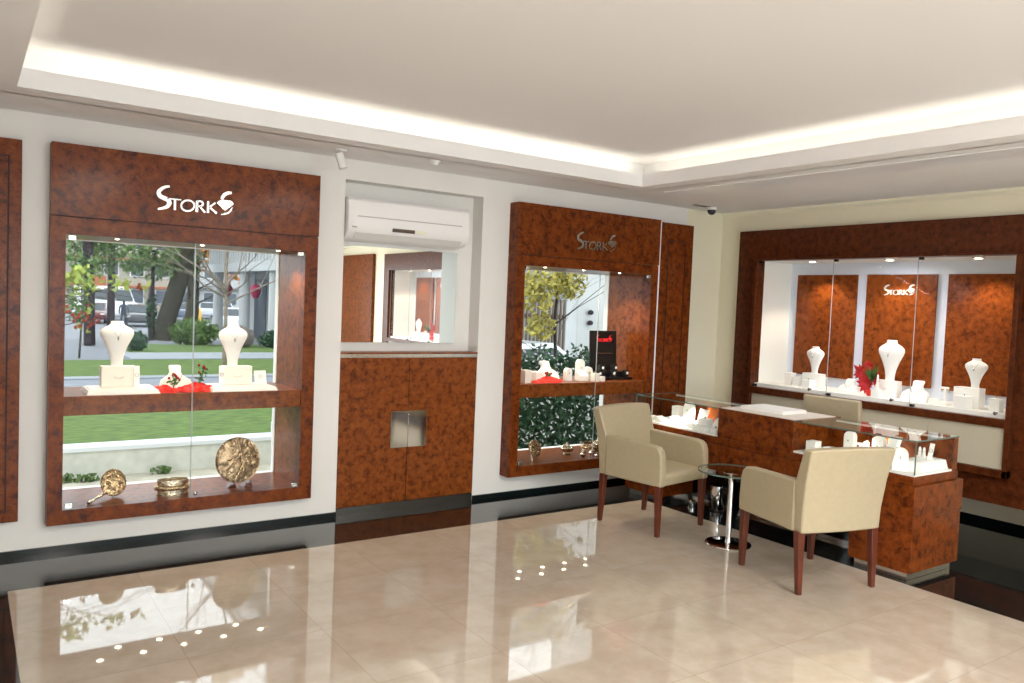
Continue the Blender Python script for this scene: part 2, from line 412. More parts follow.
# made-up glowing panels at the added overhead fill lamps
for x, nm in ((1.2, 'left'), (3.4, 'right')):
    for y, pl in ((-4.75, 'above the camera end'), (-6.6, 'in the middle row'), (-8.4, 'by the rear wall')):
        t = thing('fill_panel', 'unseen square panel added for overhead fill light, %s one %s' % (nm, pl), 'light', (x, y, ZR-.02), 'overhead fill panels')
        g = MB(); a = .34; b = .30
        g.box(x-a, x+a, y-a, y-b, ZR-.02, ZR); g.box(x-a, x+a, y+b, y+a, ZR-.02, ZR); g.box(x-a, x-b, y-b, y+b, ZR-.02, ZR); g.box(x+b, x+a, y-b, y+b, ZR-.02, ZR)
        obj('frame', g, 'white_paint', t); obj('diffuser', B(x-b, x+b, y-b, y+b, ZR-.01, ZR-.004), 'panel_glow', t)

# ------------------------------------------------------------------ logo
def stroke(g, pts, ws, y0, y1):
    # ribbon through pts (u,v) with half widths ws, extruded along y
    n = len(pts); L = []; Rr = []
    for i in range(n):
        a = pts[max(i-1, 0)]; b = pts[min(i+1, n-1)]; dx, dz = b[0]-a[0], b[1]-a[1]; l = math.hypot(dx, dz) or 1
        nx, nz = -dz/l, dx/l
        L.append((pts[i][0]+nx*ws[i], pts[i][1]+nz*ws[i])); Rr.append((pts[i][0]-nx*ws[i], pts[i][1]-nz*ws[i]))
    vs = [(u, y0, v) for u, v in L+Rr]+[(u, y1, v) for u, v in L+Rr]; m = 2*n; fs = []
    for i in range(n-1):
        fs += [(i, i+1, n+i+1, n+i), (m+i, m+n+i, m+n+i+1, m+i+1), (i, m+i, m+i+1, i+1), (n+i, n+i+1, m+n+i+1, m+n+i)]
    fs += [(0, n, m+n, m), (n-1, m+n-1, m+2*n-1, 2*n-1)]
    g.add(vs, fs)
def catmull(P, k=6):
    out = []
    for i in range(len(P)-1):
        p0, p1, p2, p3 = P[max(i-1, 0)], P[i], P[i+1], P[min(i+2, len(P)-1)]
        for j in range(k):
            t = j/k
            out.append(tuple(.5*((2*b)+(-a+c)*t+(2*a-5*b+4*c-d)*t*t+(-a+3*b-3*c+d)*t**3) for a, b, c, d in zip(p0, p1, p2, p3)))
    out.append(P[-1]); return out
def logo_mb(x0, zc, width, y0, y1):
    g = MB(); k = width/855
    def T(p): return (x0+(p[0]-75)*k, zc-(p[1]-300-.10*(p[0]-75)+40)*k)
    def st(P, ws=None):
        Q = catmull([(*p, w_) for p, w_ in zip(P, ws)], 6); stroke(g, [T(q[:2]) for q in Q], [q[2]*k for q in Q], y0, y1)
    st([(212, 140), (150, 152), (98, 200), (112, 250), (180, 285), (212, 325), (180, 375), (90, 398)], [12, 16, 21, 24, 24, 24, 18, 10])
    st([(185, 276), (260, 284), (340, 292)], [6, 8, 6])
    st([(272, 290), (272, 410)], [13, 13])
    circ = [(412+72*math.cos(a), 358+62*math.sin(a)) for a in [2*math.pi*i/20 for i in range(21)]]
    stroke(g, [T(c) for c in circ], [10*k]*21, y0, y1)
    st([(515, 300), (512, 432)], [14, 14])
    st([(515, 306), (560, 308), (580, 335), (560, 362), (518, 368)], [9, 10, 11, 10, 8])
    st([(545, 366), (605, 438)], [10, 12])
    st([(638, 305), (638, 442)], [13, 13]); st([(722, 322), (650, 378)], [8, 10]); st([(655, 372), (738, 450)], [11, 13])
    st([(905, 205), (860, 208), (815, 235), (790, 285)], [14, 18, 19, 15])
    st([(918, 375), (890, 425), (850, 450), (790, 462)], [4, 9, 9, 4])
    P = [T(p) for p in [(735, 325), (765, 296), (830, 290), (905, 300), (932, 340), (832, 418)]]
    g.prism(list(reversed(P)), 'y', y0-.002, y1)
    return g

# ------------------------------------------------------------------ window display cases on wall A
def spot_discs(parent, spots, z, name='spotlight', r=.022):
    for (x, y) in spots:
        m = MB(); m.lathe((x, y, z-.006), [(r+.008, 0), (r+.012, .006), (r+.012, .01)], 20)
        s = obj(name, m, 'chrome', parent)
        obj('bulb', MB().lathe((x, y, z-.0085), [(r*.6, 0), (r, .003)], 16), 'lamp_glow', s)
def window_case(name, label, X0, X1, Z0, Z1, O, header_z, shelf, door_x, logo, d, right_jamb=True):
    t = thing(name, label, 'display case', ((X0+X1)/2, 0, Z0))
    ox0, ox1, oz0, oz1 = O; yf = -d
    g = MB(); g.box(X0, ox0, yf, 0, Z0, header_z); g.box(ox1, X1, yf, 0, Z0, header_z); g.box(ox0, ox1, yf, 0, Z0, oz0); g.box(ox0, ox1, yf, 0, oz1, header_z)
    obj('frame', g, 'burl', t)
    obj('header_panel', B(X0, X1, yf-.006, 0, header_z+.006, Z1), 'burl', t)
    obj('groove', B(X0+.004, X1-.004, yf+.006, 0, header_z, header_z+.006), 'groove', t)
    e = .012
    for nm, q in (('side_panel', (ox0-.02, ox0, 0.0005, .455, oz0-.02, oz1+.02)), ('side_panel', (ox1, ox1+.02, 0.0005, .455, oz0-.02, oz1+.02)),
                  ('bottom_panel', (ox0, ox1, 0.0005, .455, oz0-.02, oz0)), ('top_panel', (ox0, ox1, 0.0005, .455, oz1, oz1+.02))):
        obj(nm, B(*q), 'burl_cabinet', t)
    obj('shelf', B(ox0, ox1, yf+.02, .455, shelf[0], shelf[1]), 'burl_cabinet', t, bevel=.002)
    # glass doors with clamps and a lock knob
    yg = yf+.012
    for a, b, yy in ((ox0+.003, door_x+.01, yg), (door_x, ox1-.004, yg-.010)):
        dd = obj('glass_door', B(a, b, yy-.003, yy+.003, oz0+.004, oz1-.004), 'glass', t)
        ea = a if a > door_x-.1 else b-.0025
        obj('polished_edge', B(ea, ea+.0025, yy-.0035, yy+.0035, oz0+.004, oz1-.004), 'glass_edge_pale', dd)
        for cx in ((a+.03,) if a < door_x-.1 else (b-.03,)):
            for cz in (oz0+.02, oz1-.02):
                obj('clamp', B(cx-.02, cx+.02, yy-.010, yy+.010, cz-.014, cz+.014), 'brushed', dd, bevel=.002)
    m = MB(); kx = door_x+.03; kz = oz0+.035
    m.cyl((kx, yg-.014, kz), (kx, yg-.03, kz), .008, n=12); m.ball((kx, yg-.038, kz), .014, 14)
    obj('lock_knob', m, 'chrome', t)
    obj('logo_lettering', logo_mb(*logo, yf-.022, yf-.006), 'logo_metal', t)
    return t
c1 = window_case('window_display_case', 'burl wood window display case with header, left of the air conditioner',
    .420, 2.040, .218, 2.478, (.50, 1.95, .305, 1.95), 2.05, (.87, .985), 1.222, (.985, 2.217, .465), .09)
sp1 = [(.76+.262*i, .225) for i in range(5)]+[(.89+.262*i, .385) for i in range(4)]
spot_discs(c1, sp1, .87)
hd1 = [(.78+.50*i, -.03) for i in range(3)]; spot_discs(c1, hd1, 1.95, r=.014)
c2 = window_case('window_display_case', 'burl wood window display case with header, farther one behind the cream armchair',
    3.703, 5.300, .218, 2.476, (3.79, 5.22, .305, 1.968), 2.05, (.872, .985), 4.60, (4.30, 2.212, .45), .125)
sp2 = [(4.1+.262*i, .225) for i in range(4)]+[(4.22+.262*i, .37) for i in range(4)]
spot_discs(c2, sp2, .872)
hd2 = [(4.05+.42*i, -.05) for i in range(3)]; spot_discs(c2, hd2, 1.972, r=.014)
CASEW = (1, .84, .60)
def down_spot(loc, power, d=(0, 0, -1), size=120, blend=.6, soft=.012, col=CASEW):
    l = bpy.data.lights.new('down_spot', 'SPOT'); l.energy = power; l.color = col; l.spot_size = R(size); l.spot_blend = blend; l.shadow_soft_size = soft
    o = bpy.data.objects.new('down_spot_light', l); COL.objects.link(o); o.location = loc
    o.rotation_euler = Vector(d).to_track_quat('-Z', 'Y').to_euler()
for x, y in hd1: down_spot((x, y, 1.925), 13, (0, .25, -1))
for x, y in hd2: down_spot((x, y, 1.945), 20, (0, .25, -1))
for x, y in sp1: down_spot((x, y, .855), .9)
for x, y in sp2: down_spot((x, y, .855), .9)

# plain wood door panels
def wood_panel(name, label, x0, x1, z0, z1, d, inset, m='burl'):
    t = thing(name, label, 'panel', ((x0+x1)/2, 0, z0))
    obj('board', B(x0, x1, -d, 0, z0, z1), m, t, bevel=.004)
    g = MB(); a0, a1, b0, b1 = x0+inset, x1-inset, z0+inset, z1-inset*1.6; w_ = .008
    for q in ((a0, a0+w_, b0, b1), (a1-w_, a1, b0, b1), (a0, a1, b0, b0+w_), (a0, a1, b1-w_, b1)):
        g.box(q[0], q[1], -d-.004, -d+.002, q[2], q[3])
    obj('moulding', g, 'groove', t)
    return t
wood_panel('wood_wall_panel', 'dark burl wood framed wall panel at the far left edge', XL+.01, .278, .255, 2.47, .05, .06)
wood_panel('wood_wall_panel', 'tall burl wood panel with inner groove, right of the second window case', 5.325, 5.757, .10, 2.462, .115, .10)
obj_ = obj('edge_strip', B(5.3005, 5.3245, -.118, 0, .218, 2.470), 'white_paint', None)
tag(obj_, 'thin white vertical strip between the second window case and tall wood panel', 'trim')
t = thing('wood_wall_panel', 'wood panel on the right wall beyond the second case', 'panel', (XB-.03, -8.7, .3))
obj('board', B(XB-.06, XB, -9.45, -7.93, .3, 2.46), 'burl', t)

# ------------------------------------------------------------------ air conditioner, mirror, cabinet in the niche
t = thing('air_conditioner', 'white wall-mounted split air conditioner in the niche above the mirror', 'air conditioner', (2.80, .15, 2.09))
ax0, ax1 = 2.272, 3.285
prof = [(.149, 2.37), (-.02, 2.37), (-.045, 2.35), (-.055, 2.28), (-.06, 2.17), (-.045, 2.125), (-.005, 2.085), (.149, 2.06)]
obj('body', MB().prism(prof, 'x', ax0, ax1), 'ac_white', t, bevel=.006)
obj('front_groove', B(ax0+.07, ax1-.07, -.062, -.050, 2.232, 2.238), 'ac_grey', t)
m = MB(); m.box(2.62, 2.80, -.067, -.055, 2.142, 2.168)
obj('display_panel', m, 'ac_dark', t)
obj('display_frame', B(2.80, 2.90, -.0655, -.055, 2.144, 2.166), 'trim_pale', t)
obj('badge', B(2.30, 2.335, -.0655, -.055, 2.150, 2.160), 'ac_grey', t)
m = MB().prism([(-.046, 2.118), (-.040, 2.112), (.0, 2.078), (-.008, 2.078)], 'x', ax0+.06, ax1-.06)
obj('louvre_flap', m, 'ac_flap', t)

t = thing('wall_mirror', 'rectangular frameless mirror in the niche under the air conditioner', 'mirror', (2.8, .15, 1.31))
obj('backing', B(2.268, 3.285, .128, .15, 1.312, 2.035), 'steel_dark', t)
obj('glass_sheet', B(2.268, 3.285, .120, .1275, 1.312, 2.035), 'mirror_glass', t)

t = thing('storage_cabinet', 'burl wood two-door cabinet with square chrome handle plate in the niche', 'cabinet', (2.853, .1, 0))
cx0, cx1, cm = 2.268, 3.437, 2.829
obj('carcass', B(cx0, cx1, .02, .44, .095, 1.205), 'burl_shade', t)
obj('plinth', B(cx0, cx1, .0, .40, 0.002, .093), 'steel_dark', t)
obj('metal_band', B(cx0, cx1, .0, .149, 1.205, 1.232), 'brushed', t)
obj('worktop', B(cx0, cx1, -.008, .149, 1.232, 1.245), 'burl_cabinet', t)
for a, b in ((cx0, cm-.002), (cm+.002, cx1)):
    dr = obj('door', B(a, b, -.002, .02, .097, 1.203), 'burl_cabinet', t, bevel=.0015)
    m = MB(); hx = (2.682, cm-.001) if a < cm-.01 else (cm+.001, 2.985)
    m.box(hx[0], hx[1], -.014, -.002, .515, .795)
    obj('handle_plate', m, 'plate_metal', dr, bevel=.001)

# small ceiling devices
t = thing('spot_fitting', 'small white cylindrical spot fitting hanging from the soffit above the niche', 'spotlight', (2.10, -.30, ZC))
m = MB(); m.lathe((2.10, -.30, ZC-.012), [(.035, 0), (.038, .004), (.038, .012)], 20); m.cyl((2.10, -.30, ZC-.012), (2.09, -.31, ZC-.045), .006, n=8)
obj('bracket', m, 'white_paint', t)
m = MB(); m.cyl((2.080, -.31, ZC-.03), (2.112, -.325, ZC-.128), .028, .030, 20); obj('housing', m, 'white_paint', t, bevel=.003)
t = thing('smoke_detector', 'tiny white round smoke detector on the soffit right of the spot fitting', 'smoke detector', (2.763, -.40, ZC))
obj('base', MB().lathe((2.763, -.40, ZC-.012), [(.040, 0), (.044, .006), (.044, .012)], 20), 'white_paint', t)
obj('sensor_cap', MB().lathe((2.763, -.40, ZC-.032), [(.018, 0), (.028, .01), (.032, .02)], 20), 'white_paint', t)
t = thing('dome_camera', 'black dome security camera on a white base near the room corner', 'camera', (5.87, -.22, ZC))
obj('base', MB().lathe((5.87, -.22, ZC-.022), [(.040, 0), (.045, .01), (.045, .022)], 24), 'white_paint', t)
obj('dome', MB().ball((5.87, -.22, ZC-.03), .040, 24), 'lens_glass', t)
t = thing('ceiling_hatch', 'flat dark slotted plate on the soffit beside the dome camera', 'vent', (5.60, -.27, ZC))
obj('frame', B(5.56, 5.76, -.31, -.24, ZC-.008, ZC), 'ac_grey', t)
for i in range(3): obj('slat', B(5.57, 5.75, -.305+.022*i, -.296+.022*i, ZC-.012, ZC-.008), 'steel_dark', t)

# ------------------------------------------------------------------ wall cases on wall B
def wall_case(dy, label):
    t = thing('wall_display_case', label, 'display case', (XB, -1.7+dy, .33))
    def bb(x0, x1, y0, y1, z0, z1): return B(x0, x1, min(y0, y1)+dy, max(y0, y1)+dy, z0, z1)
    def ab(g, x0, x1, y0, y1, z0, z1): g.box(x0, x1, min(y0, y1)+dy, max(y0, y1)+dy, z0, z1)
    xf = 6.235
    yl, yr = -.54, -2.795
    g = MB(); ab(g, xf, XB, -.272, yl, .33, 2.44); ab(g, xf, XB, yr, -3.13, .33, 2.44); ab(g, xf, XB, yl, yr, 2.15, 2.44); ab(g, xf, XB, yl, yr, .33, .56)
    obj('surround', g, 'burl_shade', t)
    g = MB(); xr = 6.17
    ab(g, xr, xf, yl+.028, yl, .56, 2.15); ab(g, xr, xf, yr, yr-.035, .54, 2.15); ab(g, xr, xf, yl+.028, yr-.035, .54, .592)
    ab(g, xr, XB, yl, yr, .90, .962); ab(g, xr, xf, yl+.028, yr-.035, 2.15, 2.165)
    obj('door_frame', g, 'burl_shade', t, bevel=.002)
    # niche lining
    xb = 6.73
    lin = MB()
    ab(lin, XB+.001, xb, yl+.02, yl, .955, 2.15); ab(lin, XB+.001, xb, yr, yr-.02, .955, 2.15)
    ab(lin, XB+.001, xb, yl+.02, yr-.02, 2.15, 2.168)
    obj('lining', lin, 'case_white', t)
    obj('floor_panel', bb(xf, xb, yl, yr, .962, .995), 'case_white', t)
    obj('back_lining', bb(xb-.02, xb, yl+.02, yr-.02, .955, 2.168), 'backlight_tint', t)
    for a, b in ((-.64, -1.265), (-1.36, -1.985), (-2.078, -2.70)):
        obj('back_panel', bb(6.67, 6.69, a, b, 1.085, 2.04), 'burl_back', t)
    ys = [yl-.004, -1.10, -1.665, -2.235, yr+.004]
    for a, b in zip(ys[:-1], ys[1:]):
        obj('drawer_front', bb(6.195, 6.215, a-.002, b+.002, .594, .898), 'cream_lacquer', t, bevel=.001)
    obj('drawer_rail', bb(6.19, 6.2, -.80, -1.08, .897, .9), 'chrome', t)
    obj('drawer_body', bb(6.216, 6.285, yl, yr, .594, .898), 'groove', t)
    yy = [yl-.002, -1.325, -2.07, yr+.004]; xg = 6.215
    for i, (a, b) in enumerate(zip(yy[:-1], yy[1:])):
        dd = obj('glass_door', bb(xg-.003, xg+.003, a-.002, b+.002, .966, 2.146), 'glass', t)
        m = MB(); ab(m, xg-.0035, xg+.0035, b+.002, b+.0045, .966, 2.146); obj('polished_edge', m, 'glass_edge_pale', dd)
        for hz in (.965, 2.128): obj('hinge', bb(xg-.012, xg+.012, a-.005, a-.035, hz, hz+.02), 'black', dd)
        ky = [-1.17, -1.93, -2.72][i]
        m = MB(); m.cyl((xg, ky+dy, 1.0), (xg-.02, ky+dy, 1.0), .007, n=10); m.ball((xg-.03, ky+dy, 1.0), .014, 14, sx=.6)
        obj('knob', m, 'steel_dark', dd)
    # chrome lettering on the centre panel; letters run along -y
    g = logo_mb(0, 0, .275, -.012, 0)
    g.bake(lambda v: Vector((6.67+v.y, -1.53-v.x+dy, 1.905+v.z)))
    obj('logo_lettering', g, 'logo_bright', t)
    for y in (-.98, -1.72, -2.43):
        m = MB().lathe((6.40, y+dy, 2.143), [(.034, 0), (.046, .004), (.046, .0069)], 24); s = obj('downlight', m, 'brushed', t)
        obj('bulb', MB().lathe((6.40, y+dy, 2.1405), [(.022, 0), (.030, .0025)], 20), 'lamp_glow', s)
        l = bpy.data.lights.new('case_spot', 'SPOT'); l.energy = 16; l.color = (1, .84, .62); l.spot_size = R(100); l.spot_blend = .5; l.shadow_soft_size = .03
        o = bpy.data.objects.new('case_spot_light', l); COL.objects.link(o); o.location = (6.46, y+dy, 2.12)
        o.rotation_euler = (Vector((.10, 0, -1))).to_track_quat('-Z', 'Y').to_euler()
    area('case_tube_light', (6.33, -1.67+dy, 2.14), .05, 2.1, 15, (.95, .95, 1), (.25, 0, -1), 160)
    return t
wall_case(0, 'long wall display case with three glass doors and cream drawers, nearest the corner')
wall_case(-4.32, 'second long wall display case on the right wall, seen only in the mirror')

# ------------------------------------------------------------------ display props
BUSTP = [(.36, 0), (.35, .04), (.36, .12), (.44, .26), (.60, .42), (.80, .56), (.95, .66), (1.0, .73), (.96, .79), (.78, .85), (.54, .895), (.42, .925), (.385, .955), (.39, .985), (.36, 1.0)]
def bust(x, y, z, hw, h, rot, label, pend=True):
    t = thing('necklace_bust', label, 'necklace bust', (x, y, z))
    obj('torso', MB().lathe((x, y, z), [(r*hw, q*h) for r, q in BUSTP], 28, 1, .48, rot), 'display_white', t)
    f = Vector((math.sin(rot), -math.cos(rot), 0))
    def P(s, q, r):  # point on the surface front
        ex = s*hw*r; yy = -.48*hw*r*math.sqrt(max(0, 1-s*s))-.002
        return Vector((x+ex*math.cos(rot)-yy*math.sin(rot), y+ex*math.sin(rot)+yy*math.cos(rot), z+q*h))
    pts = [P(-.6, .87, .66), P(-.35, .80, .9), P(-.12, .70, 1), P(0, .66, .96), P(.12, .70, 1), P(.35, .80, .9), P(.6, .87, .66)]
    obj('chain', MB().tube(pts, .0012, 5), 'brushed', t)
    if pend:
        p = P(0, .62, .93); obj('pendant', MB().ball(p, .006, 8, sz=2.2), 'brushed', t)
    return t
def slab(name, label, cat, x0, x1, y0, y1, z0, z1, m='display_white', chamf=.012, layers=1):
    t = thing(name, label, cat, ((x0+x1)/2, (y0+y1)/2, z0))
    g = MB(); c = chamf
    g.add([(x0, y0, z0), (x1, y0, z0), (x1, y1, z0), (x0, y1, z0), (x0+c, y0+c, z1), (x1-c, y0+c, z1), (x1-c, y1-c, z1), (x0+c, y1-c, z1)],
          [(0, 3, 2, 1), (4, 5, 6, 7), (0, 1, 5, 4), (1, 2, 6, 5), (2, 3, 7, 6), (3, 0, 4, 7)])
    obj('base_block', g, m, t, bevel=.002)
    g = MB().box(x0+2.2*c, x1-2.2*c, y0+2.2*c, y1-2.2*c, z1, z1+.004)
    obj('top_pad', g, 'case_white', t, bevel=.001)
    return t
def riser(x0, x1, y0, y1, z0, z1, label, m='display_pink', item=True):
    t = thing('display_riser', label, 'display riser', ((x0+x1)/2, (y0+y1)/2, z0))
    obj('block', B(x0, x1, y0, y1, z0, z1), m, t, bevel=.002)
    if item:
        xm = (x0+x1)/2
        g = MB(); pts = [(xm-.03+.01*i, y0-.0015, (z0+z1)/2-.012*math.sin(math.pi*i/6)) for i in range(7)]
        g.tube(pts, .0015, 5); obj('bracelet', g, 'silver_gold', t)
    return t
def card(x, y, z, w_, h, lean, rot, label, m='display_white'):
    t = thing('jewelry_card', label, 'display card', (x, y, z))
    def fn(v): 
        p = Matrix.Rotation(rot, 3, 'Z') @ (Matrix.Rotation(lean, 3, 'X') @ v); return p+Vector((x, y, z))
    obj('card', B(-w_/2, w_/2, 0, .006, 0.0, h).bake(fn), m, t, bevel=.001)
    obj('prop', B(-.01, .01, .006, h*.45, 0, .006).bake(lambda v: Matrix.Rotation(rot, 3, 'Z') @ v+Vector((x, y, z))), m, t)
    g = MB(); g.add([(0, 0, 0)], []) if False else None
    ring = [(.012*math.cos(a), -.002, h*.55+.012*math.sin(a)) for a in [2*math.pi*i/12 for i in range(13)]]
    obj('pendant', MB().tube(ring, .0016, 5).bake(fn), 'brushed', t)
    return t
def fingers(x, y, z, n, h, rot, label, m='display_white', sp=.028, r=.010, grow=0):
    t = thing('ring_stand', label, 'ring stand', (x, y, z))
    c, s = math.cos(rot), math.sin(rot)
    g = MB(); hw = sp*n/2+.008
    g.box(-hw, hw, -.02, .02, 0, .012).bake(lambda v: Vector((x+v.x*c-v.y*s, y+v.x*s+v.y*c, z+v.z)))
    obj('base', g, m, t, bevel=.002)
    for i in range(n):
        u = (i-(n-1)/2)*sp; hh = h*(1+grow*i)
        px, py = x+u*c, y+u*s
        f_ = obj('finger', MB().lathe((px, py, z+.012), [(r*1.15, 0), (r, hh*.5), (r*.8, hh*.85), (r*.4, hh*.97), (.001, hh)], 14), m, t)
        ring = [(px+(r+.0012)*math.cos(a), py+(r+.0012)*math.sin(a), z+.012+hh*.5) for a in [2*math.pi*k/12 for k in range(13)]]
        obj('ring', MB().tube(ring, .0015, 5), 'brushed', f_)
    return t
def arch(x, y, z, w_, h, d, rot, label, m='display_white', lean=0):
    # round-topped slab
    t = thing('display_tower', label, 'display stand', (x, y, z))
    P = [(-w_/2, 0), (w_/2, 0)]+[(w_/2*math.cos(a), h-w_/2+w_/2*math.sin(a)) for a in [math.pi*i/12 for i in range(13)]]
    def fn(v): return Matrix.Rotation(rot, 3, 'Z') @ (Matrix.Rotation(lean, 3, 'X') @ v)+Vector((x, y, z))
    obj('stand_body', MB().prism(P, 'y', -d/2, d/2).bake(fn), m, t, bevel=.003)
    obj('earring', MB().ball((0, -d/2-.003, h*.6), .005, 8, sz=1.8).bake(fn), 'brushed', t)
    return t
def tbar(x, y, z, w_, h, rot, label, m='display_white'):
    t = thing('earring_stand', label, 'earring stand', (x, y, z)); c, s = math.cos(rot), math.sin(rot)
    fn = lambda v: Vector((x+v.x*c-v.y*s, y+v.x*s+v.y*c, z+v.z))
    obj('base', B(-w_*.4, w_*.4, -.02, .02, 0, .01).bake(fn), m, t, bevel=.002)
    obj('post', B(-.007, .007, -.005, .005, .01, h-.01).bake(fn), m, t)
    obj('crossbar', B(-w_/2, w_/2, -.007, .007, h-.018, h).bake(fn), m, t, bevel=.002)
    for u in (-.35, .35): obj('earring', MB().cyl((w_*u, 0, h-.018), (w_*u, 0, h-.042), .003, .006, 8).bake(fn), 'brushed', t)
    return t
def lowbust(x, y, z, w_, h, rot, label, m='display_white'):
    # reclining neckform: wide shoulders, short neck
    t = thing('necklace_bust', label, 'necklace bust', (x, y, z))
    P = [(-.5, 0), (.5, 0), (.5, .25), (.44, .42), (.22, .60), (.17, .72), (.19, .96), (.14, 1), (-.14, 1), (-.19, .96), (-.17, .72), (-.22, .60), (-.44, .42), (-.5, .25)]
    def fn(v):
        q = Vector((v.x, v.y+.45*(v.z), v.z)); return Matrix.Rotation(rot, 3, 'Z') @ q+Vector((x, y, z))
    obj('torso', MB().prism([(a*w_, b*h) for a, b in P], 'y', -.022, .022).bake(fn), m, t, bevel=.008, seg=3)
    pts = [(-.19*w_, -.026, .68*h), (-.15*w_, -.026, .5*h), (0, -.026, .33*h), (.15*w_, -.026, .5*h), (.19*w_, -.026, .68*h)]
    obj('necklace', MB().tube(pts, .0018, 5).bake(fn), 'brushed', t)
    return t
def wedge(x0, x1, y0, y1, z, h0, h1, label, m='display_white'):
    t = thing('display_wedge', label, 'display stand', ((x0+x1)/2, (y0+y1)/2, z))
    obj('cushion', MB().prism([(y0, z), (y1, z), (y1, z+h1), (y0, z+h0)], 'x', x0, x1), m, t, bevel=.004)
    g = MB()
    for k in range(3):
        xx = x0+(x1-x0)*(k+.5)/3; yy = y0+(y1-y0)*.45; zz = z+h0+(h1-h0)*.45+.003
        g.lathe((xx, yy, zz), [(.005, 0), (.006, .002), (.003, .004)], 10)
    obj('jewels', g, 'brushed', t)
    return t
def cube_(x, y, z, w_, h, rot, label, m='display_white', top=True):
    t = thing('display_box', label, 'display box', (x, y, z)); c, s = math.cos(rot), math.sin(rot)
    fn = lambda v: Vector((x+v.x*c-v.y*s, y+v.x*s+v.y*c, z+v.z))
    obj('box_body', B(-w_/2, w_/2, -w_/2, w_/2, 0, h).bake(fn), m, t, bevel=.002)
    if top: 
        g = MB().ball((0, 0, h+.006), .009, 10); obj('ring', g.bake(fn), 'brushed', t)
    return t
def tulle(name, label, x, y, z, rx, ry, h, seed, m='tulle_red', cat='tulle'):
    rn = random.Random(seed); n, k = 26, 7; g = MB(); vs = []; fs = []
    ph = [rn.random()*6.28 for _ in range(4)]
    for j in range(k+1):
        q = j/k
        for i in range(n):
            a = 2*math.pi*i/n; rr = q*(1+.22*math.sin(5*a+ph[0])+.12*math.sin(9*a+ph[1]))
            zz = h*(1-q)**.6*(.7+.3*math.sin(4*a+ph[2]))+h*.30*abs(math.sin(6*a+8*q+ph[3]))*(q < .98)+.002
            vs.append((x+rx*rr*math.cos(a), y+ry*rr*math.sin(a), z+zz))
    for j in range(k):
        for i in range(n): fs.append((j*n+i, j*n+(i+1) % n, (j+1)*n+(i+1) % n, (j+1)*n+i))
    fs.append(tuple(range(n)))
    g.add(vs, fs); o = obj(name, g, m, None, smooth=False)
    return tag(o, label, cat)
def sprig(x, y, z, h, label, seed, nb=6):
    rn = random.Random(seed); t = thing('berry_sprig', label, 'sprig', (x, y, z)); st = MB(); lf = MB(); be = MB()
    for i in range(5):
        a = rn.random()*6.28; tip = Vector((x+.03*math.cos(a), y+.02*math.sin(a), z+h*(.6+.4*rn.random())))
        st.tube([(x, y, z), ((x+tip.x)/2+.004, y, z+h*.4), tip], .0016, 5); be.ball(tip, .009, 8)
        if i < nb-3: be.ball(tip+Vector((.012, 0, -.012)), .008, 8)
        for _ in range(5):
            p = Vector((x, y, z)).lerp(tip, rn.random()*.8+.1); lf.quad(p+Vector((rn.gauss(0, .012), rn.gauss(0, .008), 0)), .018, rn, 2)
    obj('stem', st, 'leaf_green', t); obj('leaves', lf, 'leaf_green', t, flip=False); obj('berries', be, 'berry', t)
    return t

SH = .985  # item positions below mostly worked out beforehand from image pixels
slab('display_tray', 'white low display tray at the left end of the first case shelf', 'tray', .625, 1.045, -.045, .27, SH, 1.012)
slab('display_tray', 'white low display tray at the right end of the first case shelf', 'tray', 1.36, 1.80, -.045, .27, SH, 1.010)
riser(.725, .925, .11, .20, 1.017, 1.148, 'cream riser block under the left necklace bust in the first case')
riser(1.465, 1.665, .11, .20, 1.015, 1.140, 'cream riser block under the right necklace bust in the first case')
bust(.817, .155, 1.149, .100, .285, 0, 'white necklace bust on the left riser in the first case')
bust(1.542, .155, 1.141, .098, .290, 0, 'white necklace bust on the right riser in the first case')
card(.925, .08, 1.0185, .035, .135, -.1, 0, 'narrow white upright card at the right end of the left riser')
card(1.455, .085, 1.0165, .035, .13, -.1, 0, 'narrow white upright card left of the right riser')
card(1.725, .10, 1.0165, .085, .095, -.25, .1, 'square white leaning card with a round pendant beside the right riser')
lowbust(1.175, .13, SH, .20, .16, 0, 'small white reclining neck form between the two trays')
tulle('tulle_bunch', 'red tulle bunch left of the small neck form in the first case', 1.085, .03, SH, .085, .07, .04, 1)
tulle('tulle_bunch', 'wide red tulle bunch right of the small neck form in the first case', 1.275, .05, SH, .11, .08, .05, 2)
sprig(1.125, -.02, SH+.03, .11, 'red berry sprig in front of the small neck form', 3)
sprig(1.30, .05, SH+.04, .13, 'red berry sprig standing in the right red tulle', 4)

